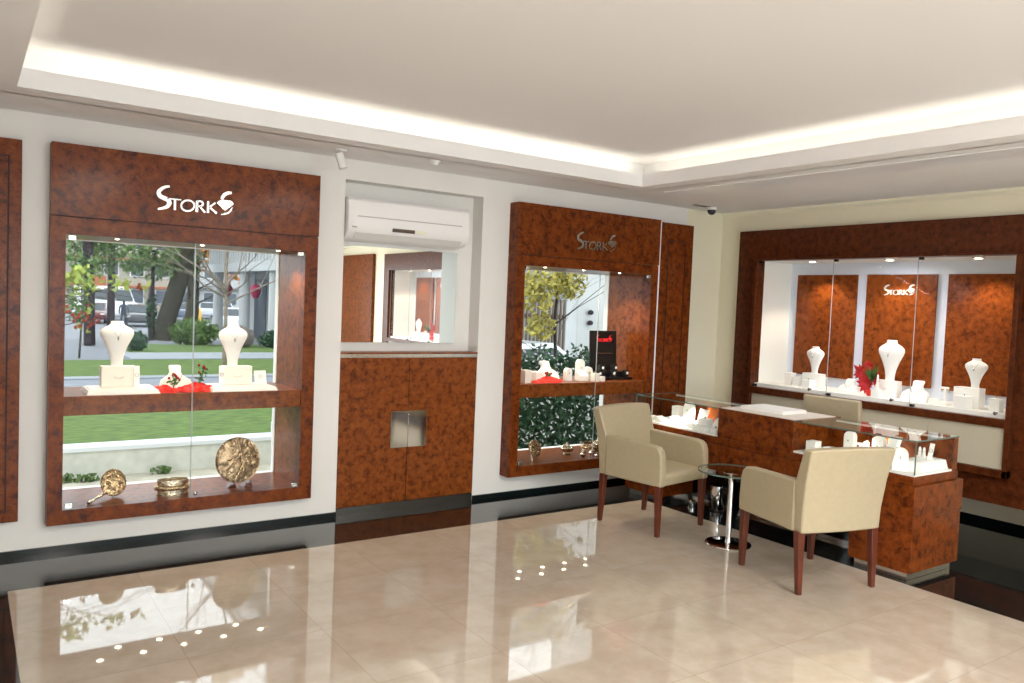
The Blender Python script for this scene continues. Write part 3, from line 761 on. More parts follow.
# lower deck of case one
ZL = .305
def hand_mirror(x, y, z, r, rot, label, tilt=.35, hl=.13, dirx=-1):
    t = thing('hand_mirror', label, 'hand mirror', (x, y, z))
    def fn(v): return Matrix.Rotation(rot, 3, 'Z') @ (Matrix.Rotation(-tilt, 3, 'X') @ v)+Vector((x, y, z))
    c = Vector((0, 0, r*1.25))
    g = MB(); g.lathe((0, 0, 0), [(r*.3, -.010), (r*.8, -.012), (r, -.004), (r*1.02, .004), (r*.8, .008), (r*.2, .01)], 30, 1, 1.12)
    g.bake(lambda v: fn(Vector((v.x, v.z, v.y))+c)); obj('oval_back', g, 'bronze', t)
    g = MB()
    for i in range(28):
        a = 2*math.pi*i/28; g.ball((r*.96*math.cos(a), -.010, c.z+r*1.1*math.sin(a)), r*.07, 8)
    for i in range(8):
        a = 2*math.pi*i/8; g.ball((r*.5*math.cos(a), -.012, c.z+r*.56*math.sin(a)), r*.16, 8)
    obj('relief_ornament', g.bake(fn), 'bronze', t)
    a = fn(c+Vector((dirx*r*.75, 0, -r*.8))); b = Vector((x, y, z))+Matrix.Rotation(rot, 3, 'Z') @ Vector((dirx*(r+hl*.85), -.11, .010))
    m1 = a.lerp(b, .5)
    obj('handle', MB().tube([a, m1, b], [.011, .007, .010], 10), 'silver_gold', t)
    obj('foot', MB().cyl(fn(c+Vector((0, .0, 0))), Vector((x, y+.08, z+.004)), .004, n=8), 'bronze_dark', t)
    return t
hand_mirror(.815, .12, ZL, .076, .15, 'gilt ornate hand mirror on the bottom deck of the first case')
def cuff(x, y, z, rx, ry, h, label, m='silver_gold'):
    t = thing('bracelet_cuff', label, 'bracelet', (x, y, z)); n = 40
    def ring(z0, z1, r): 
        g = MB(); vs = []; 
        for zz in (z0, z1):
            for rr in (r, r-.006/rx):
                vs += [(x+rx*rr*math.cos(2*math.pi*i/n), y+ry*rr*math.sin(2*math.pi*i/n), zz) for i in range(n)]
        fs = []
        for i in range(n):
            j = (i+1) % n; fs += [(i, j, 2*n+j, 2*n+i), (n+i, 3*n+i, 3*n+j, n+j), (i, n+i, n+j, j), (2*n+i, 2*n+j, 3*n+j, 3*n+i)]
        return g.add(vs, fs)
    obj('band', ring(z+.012, z+h-.012, 1), m, t)
    for z0 in (z, z+h-.012): obj('rim', ring(z0, z0+.012, 1.03), 'silver_gold', t)
    g = MB()
    for i in range(n):
        a = 2*math.pi*i/n; g.ball((x+rx*1.03*math.cos(a), y+ry*1.03*math.sin(a), z+h*.5), h*.18, 8)
    obj('beads', g, 'bronze', t)
    return t
cuff(1.150, .06, ZL, .096, .055, .10, 'wide gold filigree belt-like cuff in the middle of the first bottom deck')
t = thing('bronze_plate', 'large round embossed bronze plate on a dark stand, bottom right of the first case', 'plate', (1.59, .12, ZL))
def pf(v): return Matrix.Rotation(.12, 3, 'Z') @ (Matrix.Rotation(-.16, 3, 'X') @ v)+Vector((1.59, .10, ZL+.025))
g = MB(); rr = .158
g.lathe((0, 0, 0), [(.02, -.012), (.12, -.012), (.145, -.004), (rr, -.008), (rr, .004), (.12, .012), (.02, .012)], 48).bake(lambda v: pf(Vector((v.x, v.z, v.y+rr))))
obj('dish', g, 'bronze_dark', t)
g = MB(); rn = random.Random(5)
for i in range(30):
    a = 2*math.pi*i/30; g.ball((.146*math.cos(a), -.008, rr+.146*math.sin(a)), .005, 6)
for i in range(34):
    a = rn.random()*6.28; q = .125*math.sqrt(rn.random()); b = rn.random()*6.28
    p = Vector((q*math.cos(a), -.014, rr+q*math.sin(a))); dd = Vector((math.cos(b), 0, math.sin(b)))*.022; e = Vector((-dd.z, 0, dd.x))*.5
    g.tube([p-dd, p+e, p+dd], [.002, .006, .002], 6)
g.tube([(-.02, -.015, rr-.12), (.03, -.016, rr-.03), (.015, -.016, rr+.06), (.0, -.015, rr+.12)], [.003, .007, .006, .003], 6)
obj('embossing', g.bake(pf), 'bronze', t)
for s in (-1, 1):
    g = MB(); g.prism([(-.03+s*.055, 0), (.03+s*.055, 0), (.018+s*.055, .04), (.008+s*.055, .022), (-.012+s*.055, .022)], 'y', -.035, .05)
    obj('stand_foot', g.bake(lambda v: Vector((1.59+v.x, .10+v.y, ZL+v.z))), 'leg_wood', t, bevel=.002)

# case two, upper shelf
cube_(3.93, .0, SH, .07, .11, .1, 'white cube display box at the far left of the second case shelf', 'display_pink', False)
cube_(4.06, .04, SH, .10, .09, .3, 'low white box beside the tulle at the left of the second case shelf', 'display_white')
lowbust(4.02, .22, SH, .18, .165, 0, 'white reclining neck form at the left of the second case shelf')
lowbust(4.30, .16, SH, .24, .165, .1, 'larger white reclining neck form behind the red tulle in the second case')
tulle('tulle_bunch', 'red tulle bunch on the second case shelf', 4.14, -.02, SH, .15, .065, .045, 8)
t = sprig(4.18, .01, SH+.03, .06, 'small green and red sprig on the tulle in the second case', 9)
arch(4.44, .07, SH, .065, .115, .05, 0, 'short white rounded cone stand right of the larger neck form in case two')
arch(4.585, .08, SH, .075, .19, .05, 0, 'tallest white rounded ring stand on the second case shelf')
wedge(4.52, 4.63, .0, .05, SH, .05, .09, 'white stepped wedge before the tallest ring stand')
arch(4.69, .09, SH, .075, .12, .05, 0, 'white rounded stand just left of the black watch stand')
cube_(4.665, -.04, SH, .06, .075, .1, 'plain white cube box in front of the black watch stand', 'display_white', False)
cube_(4.755, -.03, SH, .042, .045, .1, 'smaller white cube box in front of the black watch stand', 'display_white', False)
t = thing('watch_stand', 'black watch stand with red logo on its tall back board in the second case', 'display stand', (4.95, .16, SH))
obj('base_tray', B(4.735, 5.17, .02, .26, SH, SH+.025), 'black', t, bevel=.003)
def wf(v): return Matrix.Rotation(-.05, 3, 'X') @ v+Vector((4.985, .225, SH+.025))
obj('back_board', MB().prism([(-.165, 0), (.165, 0), (.165, .415), (.158, .42), (-.158, .42), (-.165, .415)], 'y', -.006, .006).bake(wf), 'black', t, bevel=.002)
g = logo_mb(-.085, .345, .19, -.010, -.006); obj('red_logo', g.bake(wf), 'red_print', t)
obj('silver_line', B(-.10, .11, -.009, -.006, .205, .211).bake(wf), 'brushed', t)
obj('step', B(4.745, 5.16, .08, .17, SH+.025, SH+.07), 'black', t, bevel=.003)
for i, (x, y, zz) in enumerate([(4.78, .05, .025), (4.87, .12, .07), (4.95, .05, .025), (5.03, .12, .07), (5.11, .05, .025)]):
    w_ = thing('wrist_watch', 'wrist watch on a black cushion, %s one on the watch stand' % ['leftmost', 'second from left', 'middle', 'second from right', 'rightmost'][i], 'watch', (x, y, SH+zz))
    g = MB().prism([(-.022, 0), (.022, 0), (.022, .05), (.012, .065), (-.012, .065), (-.022, .05)], 'x', x-.028, x+.028); g.bake(lambda v: Vector((v.x, v.y+y, v.z+SH+zz)))
    obj('cushion', g, 'black', w_, bevel=.004)
    z0 = SH+zz+.038
    obj('watch_case', MB().cyl((x, y-.022, z0), (x, y-.030, z0), .016, n=20), ['silver_gold', 'chrome', 'chrome', 'chrome', 'silver_gold'][i], w_)
    obj('dial', MB().cyl((x, y-.030, z0), (x, y-.031, z0), .013, n=20), 'display_white', w_)
    g = MB(); g.box(x-.008, x+.008, y-.027, y-.0225, z0+.014, z0+.03); g.box(x-.008, x+.008, y-.027, y-.0225, z0-.034, z0-.014)
    obj('strap', g, 'steel_dark', w_)

# case two, lower deck
hand_mirror(4.155, .10, ZL, .068, .1, 'gilt ornate hand mirror on the bottom deck of the second case', .3, .10)
def bowl(x, y, z, r, label):
    t = thing('silver_bowl', label, 'bowl', (x, y, z))
    obj('bowl_body', MB().lathe((x, y, z), [(r*.5, 0), (r*.55, .008), (r*.35, .018), (r*.8, .035), (r, .06), (r*.96, .062), (r*.7, .04)], 28), 'silver_gold', t)
    g = MB(); rn = random.Random(int(x*100))
    for i in range(12):
        a = 2*math.pi*i/12; g.ball((x+r*.75*math.cos(a), y+r*.75*math.sin(a), z+.062), r*.18, 8)
    for i in range(7):
        g.ball((x+rn.gauss(0, r*.25), y+rn.gauss(0, r*.25), z+.08), r*.22, 8)
    g.ball((x, y, z+.105), r*.16, 8)
    obj('filigree', g, 'silver_gold', t); return t
bowl(4.52, .13, ZL, .065, 'small silver-gold filigree bowl on the bottom deck of the second case')
cuff(4.92, .22, ZL, .14, .09, .07, 'wide gilt cuff beside the armchair back on the bottom deck of the second case')
g = bowl(4.98, .20, ZL+.001, .08, 'gilt bowl standing within the wide cuff in the second case')
for i, (x, y) in enumerate([(4.585, -.02), (4.71, .01)]):
    t = thing('salt_pot', 'tiny silver lidded pot, %s of the pair before the bowl' % ('left' if i == 0 else 'right'), 'pot', (x, y, ZL))
    obj('pot_body', MB().lathe((x, y, ZL), [(.012, 0), (.014, .004), (.026, .016), (.028, .026), (.020, .036)], 18), 'chrome', t)
    obj('lid', MB().lathe((x, y, ZL+.036), [(.021, 0), (.012, .008), (.004, .011), (.006, .016), (.001, .019)], 18), 'silver_gold', t)

# wall case on the right
ZW = .995; RQ = R(-90)
def side(fn, x, y, *a, **k): return fn(x, y, *a, **k)
def riserB(x0, x1, y0, y1, z0, z1, label, m='display_white'):
    t = thing('display_riser', label, 'display riser', ((x0+x1)/2, (y0+y1)/2, z0))
    obj('block', B(x0, x1, y0, y1, z0, z1), m, t, bevel=.002)
    obj('pendant', MB().ball((x0-.002, (y0+y1)/2, (z0+z1)/2), .006, 8), 'brushed', t)
riserB(6.38, 6.46, -1.145, -.955, ZW, 1.128, 'white riser under the leftmost bust in the right wall case')
riserB(6.38, 6.46, -1.86, -1.665, ZW, 1.136, 'white riser under the centre bust in the right wall case')
riserB(6.36, 6.46, -2.52, -2.33, ZW, 1.150, 'white riser under the rightmost bust in the right wall case')
bust(6.42, -1.055, 1.129, .088, .245, RQ, 'white necklace bust on the leftmost riser of the right wall case')
bust(6.42, -1.775, 1.137, .112, .34, RQ, 'tallest white necklace bust behind the poinsettia in the right wall case')
bust(6.42, -2.46, 1.151, .084, .225, RQ, 'white necklace bust on the rightmost riser of the right wall case')
cube_(6.42, -.80, ZW, .075, .115, 0, 'white display cube at the left end of the right wall case', 'display_white', False)
cube_(6.40, -.90, ZW, .07, .085, 0, 'lower white display cube left of the leftmost wall case riser', 'display_white', False)
cube_(6.33, -1.06, ZW, .085, .075, 0, 'small white cube in front of the leftmost wall case riser', 'display_white')
lowbust(6.43, -1.385, ZW, .17, .115, RQ, 'white reclining neck form between the left and centre busts of the wall case')
card(6.40, -1.50, ZW, .06, .06, -.3, RQ, 'small white leaning card right of the left reclining neck form in the wall case')
lowbust(6.36, -2.02, ZW, .22, .165, RQ, 'white reclining neck form between the centre and right busts of the wall case')
tbar(6.40, -2.245, ZW, .06, .14, RQ, 'white T-shaped earring stand left of the right riser in the wall case')
wedge(6.32, 6.40, -2.30, -2.17, ZW, .02, .045, 'low white wedge in front of the T-shaped earring stand')
cube_(6.30, -2.44, ZW, .095, .095, 0, 'white cube with a ring in front of the rightmost wall case riser')
cube_(6.33, -2.66, ZW, .075, .10, 0, 'white cube with a ring at the right end of the wall case')
arch(6.42, -2.72, ZW, .05, .15, .03, RQ, 'narrow white rounded stand at the right end of the wall case')
cube_(6.29, -1.745, ZW, .07, .06, 0, 'small white cube with a pointed holder beside the poinsettia', 'display_white', False)
fingers(6.29, -1.745, ZW+.061, 1, .12, 0, 'white pointed ring holder on the small cube beside the poinsettia')
def poinsettia(x, y, z, label):
    t = thing('poinsettia', label, 'flower', (x, y, z)); rn = random.Random(12)
    obj('pot', MB().lathe((x, y, z), [(.03, 0), (.04, .03), (.042, .05)], 20), 'tulle_red', t)
    g = MB()
    for cx, cy, cz, s in ((0, .045, .10, 1), (-.02, -.05, .16, .8), (.0, .10, .19, .9), (-.01, .02, .25, .7)):
        for i in range(11):
            a = 2*math.pi*i/11+rn.random()*.4; L = .085*s*(.7+.5*rn.random()); W = .022*s
            d = Vector((-.35, math.cos(a), math.sin(a))).normalized(); n = d.cross(Vector((-1, 0, 0))).normalized()*W
            c = Vector((x+cx, y+cy, z+cz))
            g.add([c, c+d*L*.5+n, c+d*L, c+d*L*.5-n, c+d*L*.5+Vector((-.008, 0, 0))], [(0, 1, 4), (1, 2, 4), (2, 3, 4), (3, 0, 4)])
    obj('petals', g, 'petal_red', t, flip=False, smooth=False)
    g = MB()
    for i in range(34):
        b = Vector((x-.03, y-.03, z+.14)); d = Vector((rn.gauss(-.4, .3), rn.gauss(0, .35), 1)).normalized(); L = .05+.10*rn.random(); n = d.cross(Vector((-1, 0, 0))).normalized()*.007
        g.add([b-n*.4+Vector((0, 0, -.03)), b+n*.4, b+d*L*.6+n, b+d*L, b+d*L*.6-n], [(0, 1, 2, 3, 4)])
    obj('leaves', g, 'leaf_green', t, flip=False, smooth=False)
    return t
poinsettia(6.34, -1.66, ZW, 'red poinsettia with green sprigs before the centre bust of the right wall case')
dyc = -4.32
bust(6.42, -6.40, ZW, .088, .33, RQ, 'white bust in the second wall case, seen only in the mirror')
cube_(6.36, -6.22, ZW, .09, .09, 0, 'white cube in the second wall case, seen only in the mirror')
tbar(6.38, -6.08, ZW, .06, .14, RQ, 'earring stand in the second wall case, seen only in the mirror')
poinsettia(6.40, -5.90, ZW, 'poinsettia in the second wall case, seen only in the mirror')

# ------------------------------------------------------------------ sales counter
before_furniture = set(COL.objects)
XF, XR = 4.93, 5.46
t = thing('sales_counter', 'long burl wood sales counter with two glass vitrines and a raised middle block', 'counter', (5.2, -1.55, 0))
for a, b in ((-2.85, -2.43), (-.68, -.24)):
    obj('pedestal', B(4.905, 5.50, a, b, .055, .40), 'burl', t)
    obj('plinth', B(4.935, 5.47, a+.03, b-.03, .002, .055), 'brushed', t)
obj('counter_body', B(4.90, 5.505, -2.855, -.235, .40, .608), 'burl', t, bevel=.002)
obj('ledge', B(4.925, 5.475, -2.83, -.26, .608, .664), 'burl', t, bevel=.002)
obj('knee_panel', B(5.30, 5.32, -2.43, -.68, .03, .40), 'black_gloss', t)
obj('knee_plinth', B(5.31, 5.33, -2.43, -.68, .002, .03), 'brushed', t)
obj('middle_block', B(4.93, 5.46, -1.93, -1.24, .664, .882), 'burl', t, bevel=.002)
obj('block_top', B(4.925, 5.50, -1.935, -1.235, .882, .894), 'burl', t, bevel=.001)
obj('leather_inlay', B(4.945, 5.455, -1.92, -1.25, .894, .899), 'inlay_cream', t)
for (a, b, end) in ((-2.83, -1.93, -1), (-1.24, -.31, 1)):
    obj('vitrine_floor', B(4.94, 5.40, a+.005, b-.005, .664, .676), 'case_white', t)
    obj('vitrine_back', B(5.40, 5.46, a+.002, b-.002, .664, .884), 'burl', t)
    e = .0035
    gf = obj('front_glass', B(4.930, 4.936, a, b, .676, .888), 'glass', t)
    gt = obj('top_glass', B(4.930, 5.46, a, b, .888, .894), 'glass_green', t)
    obj('polished_edge', B(4.927, 4.932, a, b, .886, .895), 'glass_edge', gt)
    obj('polished_edge', B(4.932, 5.46, (a-.002 if end < 0 else b-.002), (a+.003 if end < 0 else b+.003), .886, .895), 'glass_edge', gt)
    obj('light_strip', B(5.37, 5.39, a+.05, b-.05, .872, .884), 'white_paint', t)
    area('vitrine_strip_light', (5.11, (a+b)/2-.06, .851), .02, (b-a)-.12, 4.2, (1, .95, .87), (-.12, 0, -1), 125)
    yy = a if end < 0 else b
    ge = obj('end_glass', B(4.936, 5.40, yy-.003, yy+.003, .676, .888), 'glass', t)
    obj('corner_joint', B(4.929, 4.935, yy-.003, yy+.003, .676, .888), 'glass_edge', ge)
t = slab('display_pad', 'white leather presentation pad on the raised middle block of the counter', 'pad', 5.06, 5.36, -1.74, -1.34, .900, .922, 'case_white', .004)

ZV = .677
L1 = 'left counter vitrine'; RV = 'right counter vitrine'
RC = R(-90)
cube_(5.02, -.42, ZV, .06, .04, 0, 'white small box with a ring at the far left end of the %s' % L1)
wedge(4.98, 5.06, -.60, -.50, ZV, .02, .05, 'white wedge second from the far left end of the %s' % L1)
cube_(5.25, -.505, ZV, .075, .125, 0, 'taller white cube near the back of the %s' % L1, 'display_white', False)
arch(5.25, -.64, ZV, .095, .175, .05, RC, 'white square tower, tallest in the %s' % L1)
card(5.22, -.80, ZV, .10, .14, -.35, RC, 'white leaning card with a pendant behind in the %s' % L1)
lowbust(5.20, -1.08, ZV, .24, .19, RC, 'white reclining neck form at the right end of the %s' % L1)
cube_(5.12, -.94, ZV, .09, .08, .1, 'white cube with a ring before the neck form in the %s' % L1)
wedge(4.97, 5.07, -.80, -.68, ZV, .02, .07, 'front white wedge below the tower in the %s' % L1)
cube_(5.02, -.89, ZV, .06, .035, .2, 'low white box with a ring in the front row of the %s' % L1)
wedge(4.96, 5.05, -1.07, -.95, ZV, .015, .045, 'front white wedge before the neck form in the %s' % L1)
cube_(5.00, -1.16, ZV, .06, .04, .1, 'low white box with a ring beside the middle block in the %s' % L1)
fingers(5.12, -.72, ZV, 3, .05, RC, 'white three-finger ring stand in the %s' % L1)

cube_(5.01, -2.05, ZV, .075, .085, 0, 'white cube box at the left end of the %s' % RV, 'display_white', False)
wedge(4.98, 5.06, -2.24, -2.14, ZV, .03, .06, 'white wedge right of the cube box in the %s' % RV)
arch(5.22, -2.20, ZV, .075, .165, .05, RC, 'white round-topped tower at the left of the %s' % RV)
tbar(5.20, -2.29, ZV, .05, .10, RC, 'small white T-shaped earring stand right of the left tower in the %s' % RV)
arch(5.18, -2.345, ZV, .03, .12, .03, RC, 'slim white finger stand in the %s' % RV)
arch(5.20, -2.43, ZV, .08, .17, .05, RC, 'white round-topped tower in the middle of the %s' % RV)
tbar(5.20, -2.50, ZV, .05, .11, RC, 'small white T-shaped earring stand right of the middle tower in the %s' % RV)
lowbust(5.08, -2.565, ZV, .21, .19, RC, 'large white reclining neck form behind the chair back in the %s' % RV)
slab('display_tray', 'low white tray with a raised step at the right end of the %s' % RV, 'tray', 5.04, 5.385, -2.81, -2.64, ZV, ZV+.06)
arch(4.99, -2.70, ZV, .095, .15, .04, R(-60), 'white half-round card stand by the end glass of the %s' % RV)
fingers(5.25, -2.70, ZV+.065, 2, .06, RC, 'white two-finger ring stand on the raised tray')
wedge(4.96, 5.0, -2.68, -2.60, ZV, .01, .02, 'tiny low pad with rings in the front of the %s' % RV)
card(5.22, -2.765, ZV+.065, .03, .11, -.3, RC, 'slim white leaning pendant card on the raised tray')

# chrome bin and an unidentified small chrome cylinder in the knee space
t = thing('chrome_bin', 'chrome cylinder bin standing under the counter behind the glass table', 'bin', (5.19, -1.05, 0))
obj('shell', MB().lathe((5.19, -1.05, .002), [(.055, 0), (.058, .004), (.058, .205), (.052, .21)], 28), 'chrome', t)
obj('base_ring', MB().lathe((5.19, -1.05, .0), [(.060, 0), (.060, .012)], 28), 'black', t)
t = thing('small_chrome_cylinder', 'tiny unidentified chrome cylinder under the counter near the left pedestal', 'bin', (5.1, -.85, 0))
obj('shell', MB().lathe((5.10, -.86, .0), [(.03, 0), (.032, .004), (.032, .045), (.024, .055)], 20), 'chrome', t)

# ------------------------------------------------------------------ armchairs
def armchair(label):
    t = thing('armchair', label, 'armchair', (0, 0, 0), 'cream leather armchairs')
    W, D = .305, .29; zb, zs, za, zt = .368, .465, .665, .875
    # seat
    obj('seat', MB().prism([(-.26, zb), (D-.01, zb), (D-.002, zb+.05), (D-.008, zs-.025), (D-.03, zs-.008), (0, zs), (-.26, zs-.01)], 'x', -W+.062, W-.062), 'cream_leather', t, bevel=.012, seg=3)
    # back, slightly flared upward
    g = MB(); 
    ys = [(-.30, -.19, zb, W-.012), (-.305, -.20, .50, W-.008), (-.33, -.235, .68, W), (-.375, -.305, zt, W+.012)]
    vs = []; fs = []
    for (yo, yi, z, hw) in ys:
        k = 8
        for i in range(k+1):
            u = -1+2*i/k; bow = .018*(1-u*u)
            vs.append((hw*u, yo-bow, z+(.010*(1-u*u) if z == zt else 0)))
        for i in range(k+1):
            u = 1-2*i/k; bow = .012*(1-u*u); vs.append((hw*u, yi-bow, z+(.010*(1-u*u) if z == zt else 0)))
    n = 18
    for j in range(3):
        for i in range(n): fs.append((j*n+i, j*n+(i+1) % n, (j+1)*n+(i+1) % n, (j+1)*n+i))
    fs += [tuple(reversed(range(n))), tuple(range(3*n, 4*n))]
    g.add(vs, fs); obj('backrest', g, 'cream_leather', t, bevel=.012, seg=3)
    # seam along the back edge
    for s in (-1, 1):
        P = [(-.235, zb), (D+.002, zb), (D+.006, .45), (D-.002, za-.075), (D-.016, za-.035), (D-.045, za-.008), (D-.09, za), (-.10, za+.008), (-.235, za+.014)]
        a, b = (W-.066, W) if s > 0 else (-W, -W+.066)
        obj('armrest', MB().prism(P, 'x', a, b), 'cream_leather', t, bevel=.014, seg=3)
        for yy, nm in ((D-.032, 1), (-.262, -1)):
            x = s*(W-.028); g = MB(); h0, h1 = .024, .015; k = -.02 if nm < 0 else .006
            vs = [(x+a_*h1, yy+k+b_*h1, 0) for a_, b_ in ((-1, -1), (1, -1), (1, 1), (-1, 1))]+[(x+a_*h0, yy+b_*h0, zb+.006) for a_, b_ in ((-1, -1), (1, -1), (1, 1), (-1, 1))]
            g.add(vs, [(3, 2, 1, 0), (4, 5, 6, 7), (0, 1, 5, 4), (1, 2, 6, 5), (2, 3, 7, 6), (3, 0, 4, 7)])
            obj('leg', g, 'leg_wood', t, bevel=.003)
    return t
ch = armchair('cream leather armchair near the window wall, facing the camera side across the glass table')
ch.location = (4.40, -1.085, 0); ch.rotation_euler = (0, 0, R(188.5))
dup(ch, (4.425, -2.43, 0), 'cream leather armchair in the foreground seen from behind, right of the glass table', R(-14.5))
# chair behind the counter
t = thing('desk_chair', 'cream leather high-backed chair behind the counter, only its back showing', 'chair', (5.90, -1.52, 0))
fn = lambda v: Matrix.Rotation(R(-88), 3, 'Z') @ v+Vector((5.90, -1.74, .03))
obj('backrest', MB().prism([(-.22, .45), (-.16, .45), (-.19, .75), (-.225, .985), (-.265, .985), (-.25, .75)], 'x', -.245, .245).bake(fn), 'cream_leather', t, bevel=.014, seg=3)
obj('seat', B(-.25, .25, -.20, .22, .40, .48).bake(fn), 'cream_leather', t, bevel=.018, seg=3)
for sx in (-1, 1):
    for sy in (-1, 1): obj('leg', MB().cyl((sx*.21, sy*.17, .40), (sx*.22, sy*.19, 0), .02, .014, 12).bake(fn), 'leg_wood', t)

# ------------------------------------------------------------------ glass side table
t = thing('side_table', 'small round glass side table with chrome column between the two armchairs', 'table', (4.515, -1.745, 0))
tx, ty = 4.515, -1.745
obj('base_plate', MB().lathe((tx, ty, 0), [(.157, 0), (.163, .004), (.160, .010), (.14, .014), (.03, .018)], 44), 'chrome', t)
obj('column', MB().cyl((tx, ty, .014), (tx, ty, .515), .020, n=24), 'chrome', t)
obj('top_mount', MB().lathe((tx, ty, .505), [(.02, 0), (.06, .006), (.06, .0139)], 28), 'chrome', t)
gt = obj('glass_top', MB().cyl((tx, ty, .52), (tx, ty, .530), .235, n=56), 'glass_smoke', t)
n = 56; g = MB(); vs = []
for zz in (.5195, .5305):
    for rr in (.2345, .238): vs += [(tx+rr*math.cos(2*math.pi*i/n), ty+rr*math.sin(2*math.pi*i/n), zz) for i in range(n)]
fs = []
for i in range(n):
    j = (i+1) % n; fs += [(n+i, n+j, 3*n+j, 3*n+i), (i, 2*n+i, 2*n+j, j), (i, j, n+j, n+i), (2*n+i, 3*n+i, 3*n+j, 2*n+j)]
obj('glass_rim', g.add(vs, fs), 'glass_edge', gt)

# furniture group scaled down about the camera to meet the raised floor
for o in [o for o in COL.objects if o not in before_furniture and o.parent is None and o.type != 'LIGHT']:
    o.location = Vector(o.location)*.979+Vector((0, -.1147, .0347)); o.scale = (.979, .979, .979)

# ------------------------------------------------------------------ outdoors
GZ = -.30
struct('ground_paving', B(-12, 20, WT, 3.60, GZ-.1, GZ), 'paving')
t = thing('garden_wall', 'low white rendered garden wall with a pale coping outside the first window', 'wall', (-1, 3.7, GZ))
obj('wall_body', B(-12, 3.02, 3.58, 3.80, GZ, -.03), 'garden_stone', t); obj('coping', B(-12, 3.04, 3.56, 3.84, -.03, .012), 'garden_coping', t)
obj('end_post', B(3.02, 3.4, 3.55, 3.85, GZ, .14), 'garden_coping', t)
struct('ground_lawn', B(-12, 30, 3.84, 7.7, -.5, 0), 'lawn')
struct('ground_path', B(-12, 30, 7.7, 10.2, -.5, .005), 'path_grey')
struct('ground_kerb', B(-12, 30, 10.2, 10.6, -.5, .03), 'kerb_grey')
struct('ground_lawn_far', B(-12, 30, 10.6, 14.4, -.5, .01), 'lawn')
struct('ground_kerb_far', MB().box(3.2, 8.6, 14.4, 16.4, -.5, .03).box(8.6, 30, 14.4, 16.4, -.5, 0), 'kerb_grey')
struct('ground_lawn_bed', B(3.6, 7.6, 16.4, 19.6, -.5, .03), 'lawn')
g = MB(); g.add([(-60, 14.4, -.02), (60, 14.4, -.02), (60, 22, -.02), (-60, 22, -.02), (60, 40, -1), (-60, 40, -1), (90, 220, -1), (-90, 220, -1)], [(0, 1, 2, 3), (3, 2, 4, 5), (5, 4, 6, 7)])
struct('ground_street', g, 'street')
# weeds by the wall foot
def leaves(g, c, r, n, sz, rn, asp=1.5, shell=.0):
    for _ in range(n):
        d = Vector((rn.gauss(0, 1), rn.gauss(0, 1), rn.gauss(0, 1))).normalized(); q = (shell+(1-shell)*rn.random())**.45
        g.quad((c[0]+d.x*r[0]*q, c[1]+d.y*r[1]*q, c[2]+d.z*r[2]*q), sz*(.6+.8*rn.random()), rn, asp)
rn = random.Random(21)
for i, (x, y) in enumerate([(.86, 3.45), (1.05, 3.40), (1.75, 3.48), (2.5, 3.45)]):
    g = MB(); leaves(g, (x, y, GZ+.035), (.12, .06, .05), 60, .04, rn); 
    tag(obj('weed', g, 'foliage_green', None, flip=False, smooth=False), 'green weed tuft at the foot of the garden wall, number %s from the left' % ['one', 'two', 'three', 'four'][i], 'weed', 'weeds along the garden wall')

def tree(name, label, base, pts, rs, crowns, bark, leafm, n, sz, twigs=0, seed=0, cat='tree', tw_r=.02):
    rn = random.Random(seed); t = thing(name, label, cat, base)
    b = Vector(base); g = MB(); P = [b+Vector(p) for p in pts]; g.tube(P, rs, 12)
    obj('trunk', g, bark, t)
    if twigs:
        g = MB()
        for i in range(twigs):
            k = rn.randint(len(P)//2, len(P)-1); s = P[k].lerp(P[k-1], rn.random()*.8); a = rn.random()*6.28; L = 1.2+1.8*rn.random()
            d = Vector((math.cos(a), math.sin(a), .35+.6*rn.random())).normalized(); q = [s]; 
            for j in range(5): d = (d+Vector((rn.gauss(0, .18), rn.gauss(0, .18), rn.gauss(.02, .12)))).normalized(); q.append(q[-1]+d*L/5)
            g.tube(q, [tw_r*(1-.17*j) for j in range(6)], 5)
            for j in (2, 3, 4):
                e = (d+Vector((rn.gauss(0, .6), rn.gauss(0, .6), rn.gauss(0, .4)))).normalized(); g.tube([q[j], q[j]+e*.3*L*.5, q[j]+e*.5*L], [tw_r*.45, tw_r*.35, tw_r*.15], 4)
        obj('branches', g, bark, t)
    if n:
        g = MB()
        for (c, r, w_) in crowns: leaves(g, b+Vector(c), r, int(n*w_), sz, rn)
        obj('foliage', g, leafm, t, flip=False, smooth=False)
    return t
tree('street_tree', 'dark straight tree trunk at the left of the first window view', (2.95, 19.6, 0), [(0, 0, 0), (-.05, 0, 2), (-.1, 0, 4), (-.1, 0, 7)], [.15, .14, .13, .08], [], 'bark_dark', None, 0, .1, 8, 1)
tree('street_tree', 'second slim dark trunk beside the white van', (5.4, 33.5, -.6), [(0, 0, 0), (0, 0, 3), (0, 0, 6), (.2, 0, 9)], [.17, .15, .14, .08], [], 'bark_dark', None, 0, .1, 6, 2)
tree('street_tree', 'thick leaning grey trunk with green foliage above the street', (5.55, 23.3, -.1), [(0, 0, 0), (.15, 0, .8), (.55, 0, 2.2), (.9, 0, 4), (1.2, 0, 7)], [.40, .30, .29, .26, .12],
     [((-.3, 0, 2.7), (1.2, .8, .7), .30), ((-1.9, 1, 3.0), (.9, .8, .9), .3), ((1.0, 1.5, 3.0), (.7, .8, .9), .2)], 'bark', 'foliage_green', 3000, .115, 14, 3)
tree('street_tree', 'thin ivy-covered dark trunk left of the thick leaning trunk', (5.15, 23.0, -.1), [(0, 0, 0), (0, 0, 1.5), (.05, 0, 3)], [.09, .08, .05], [((0, 0, .9), (.16, .12, .9), 1)], 'bark_dark', 'foliage_dark', 350, .1, 0, 4)
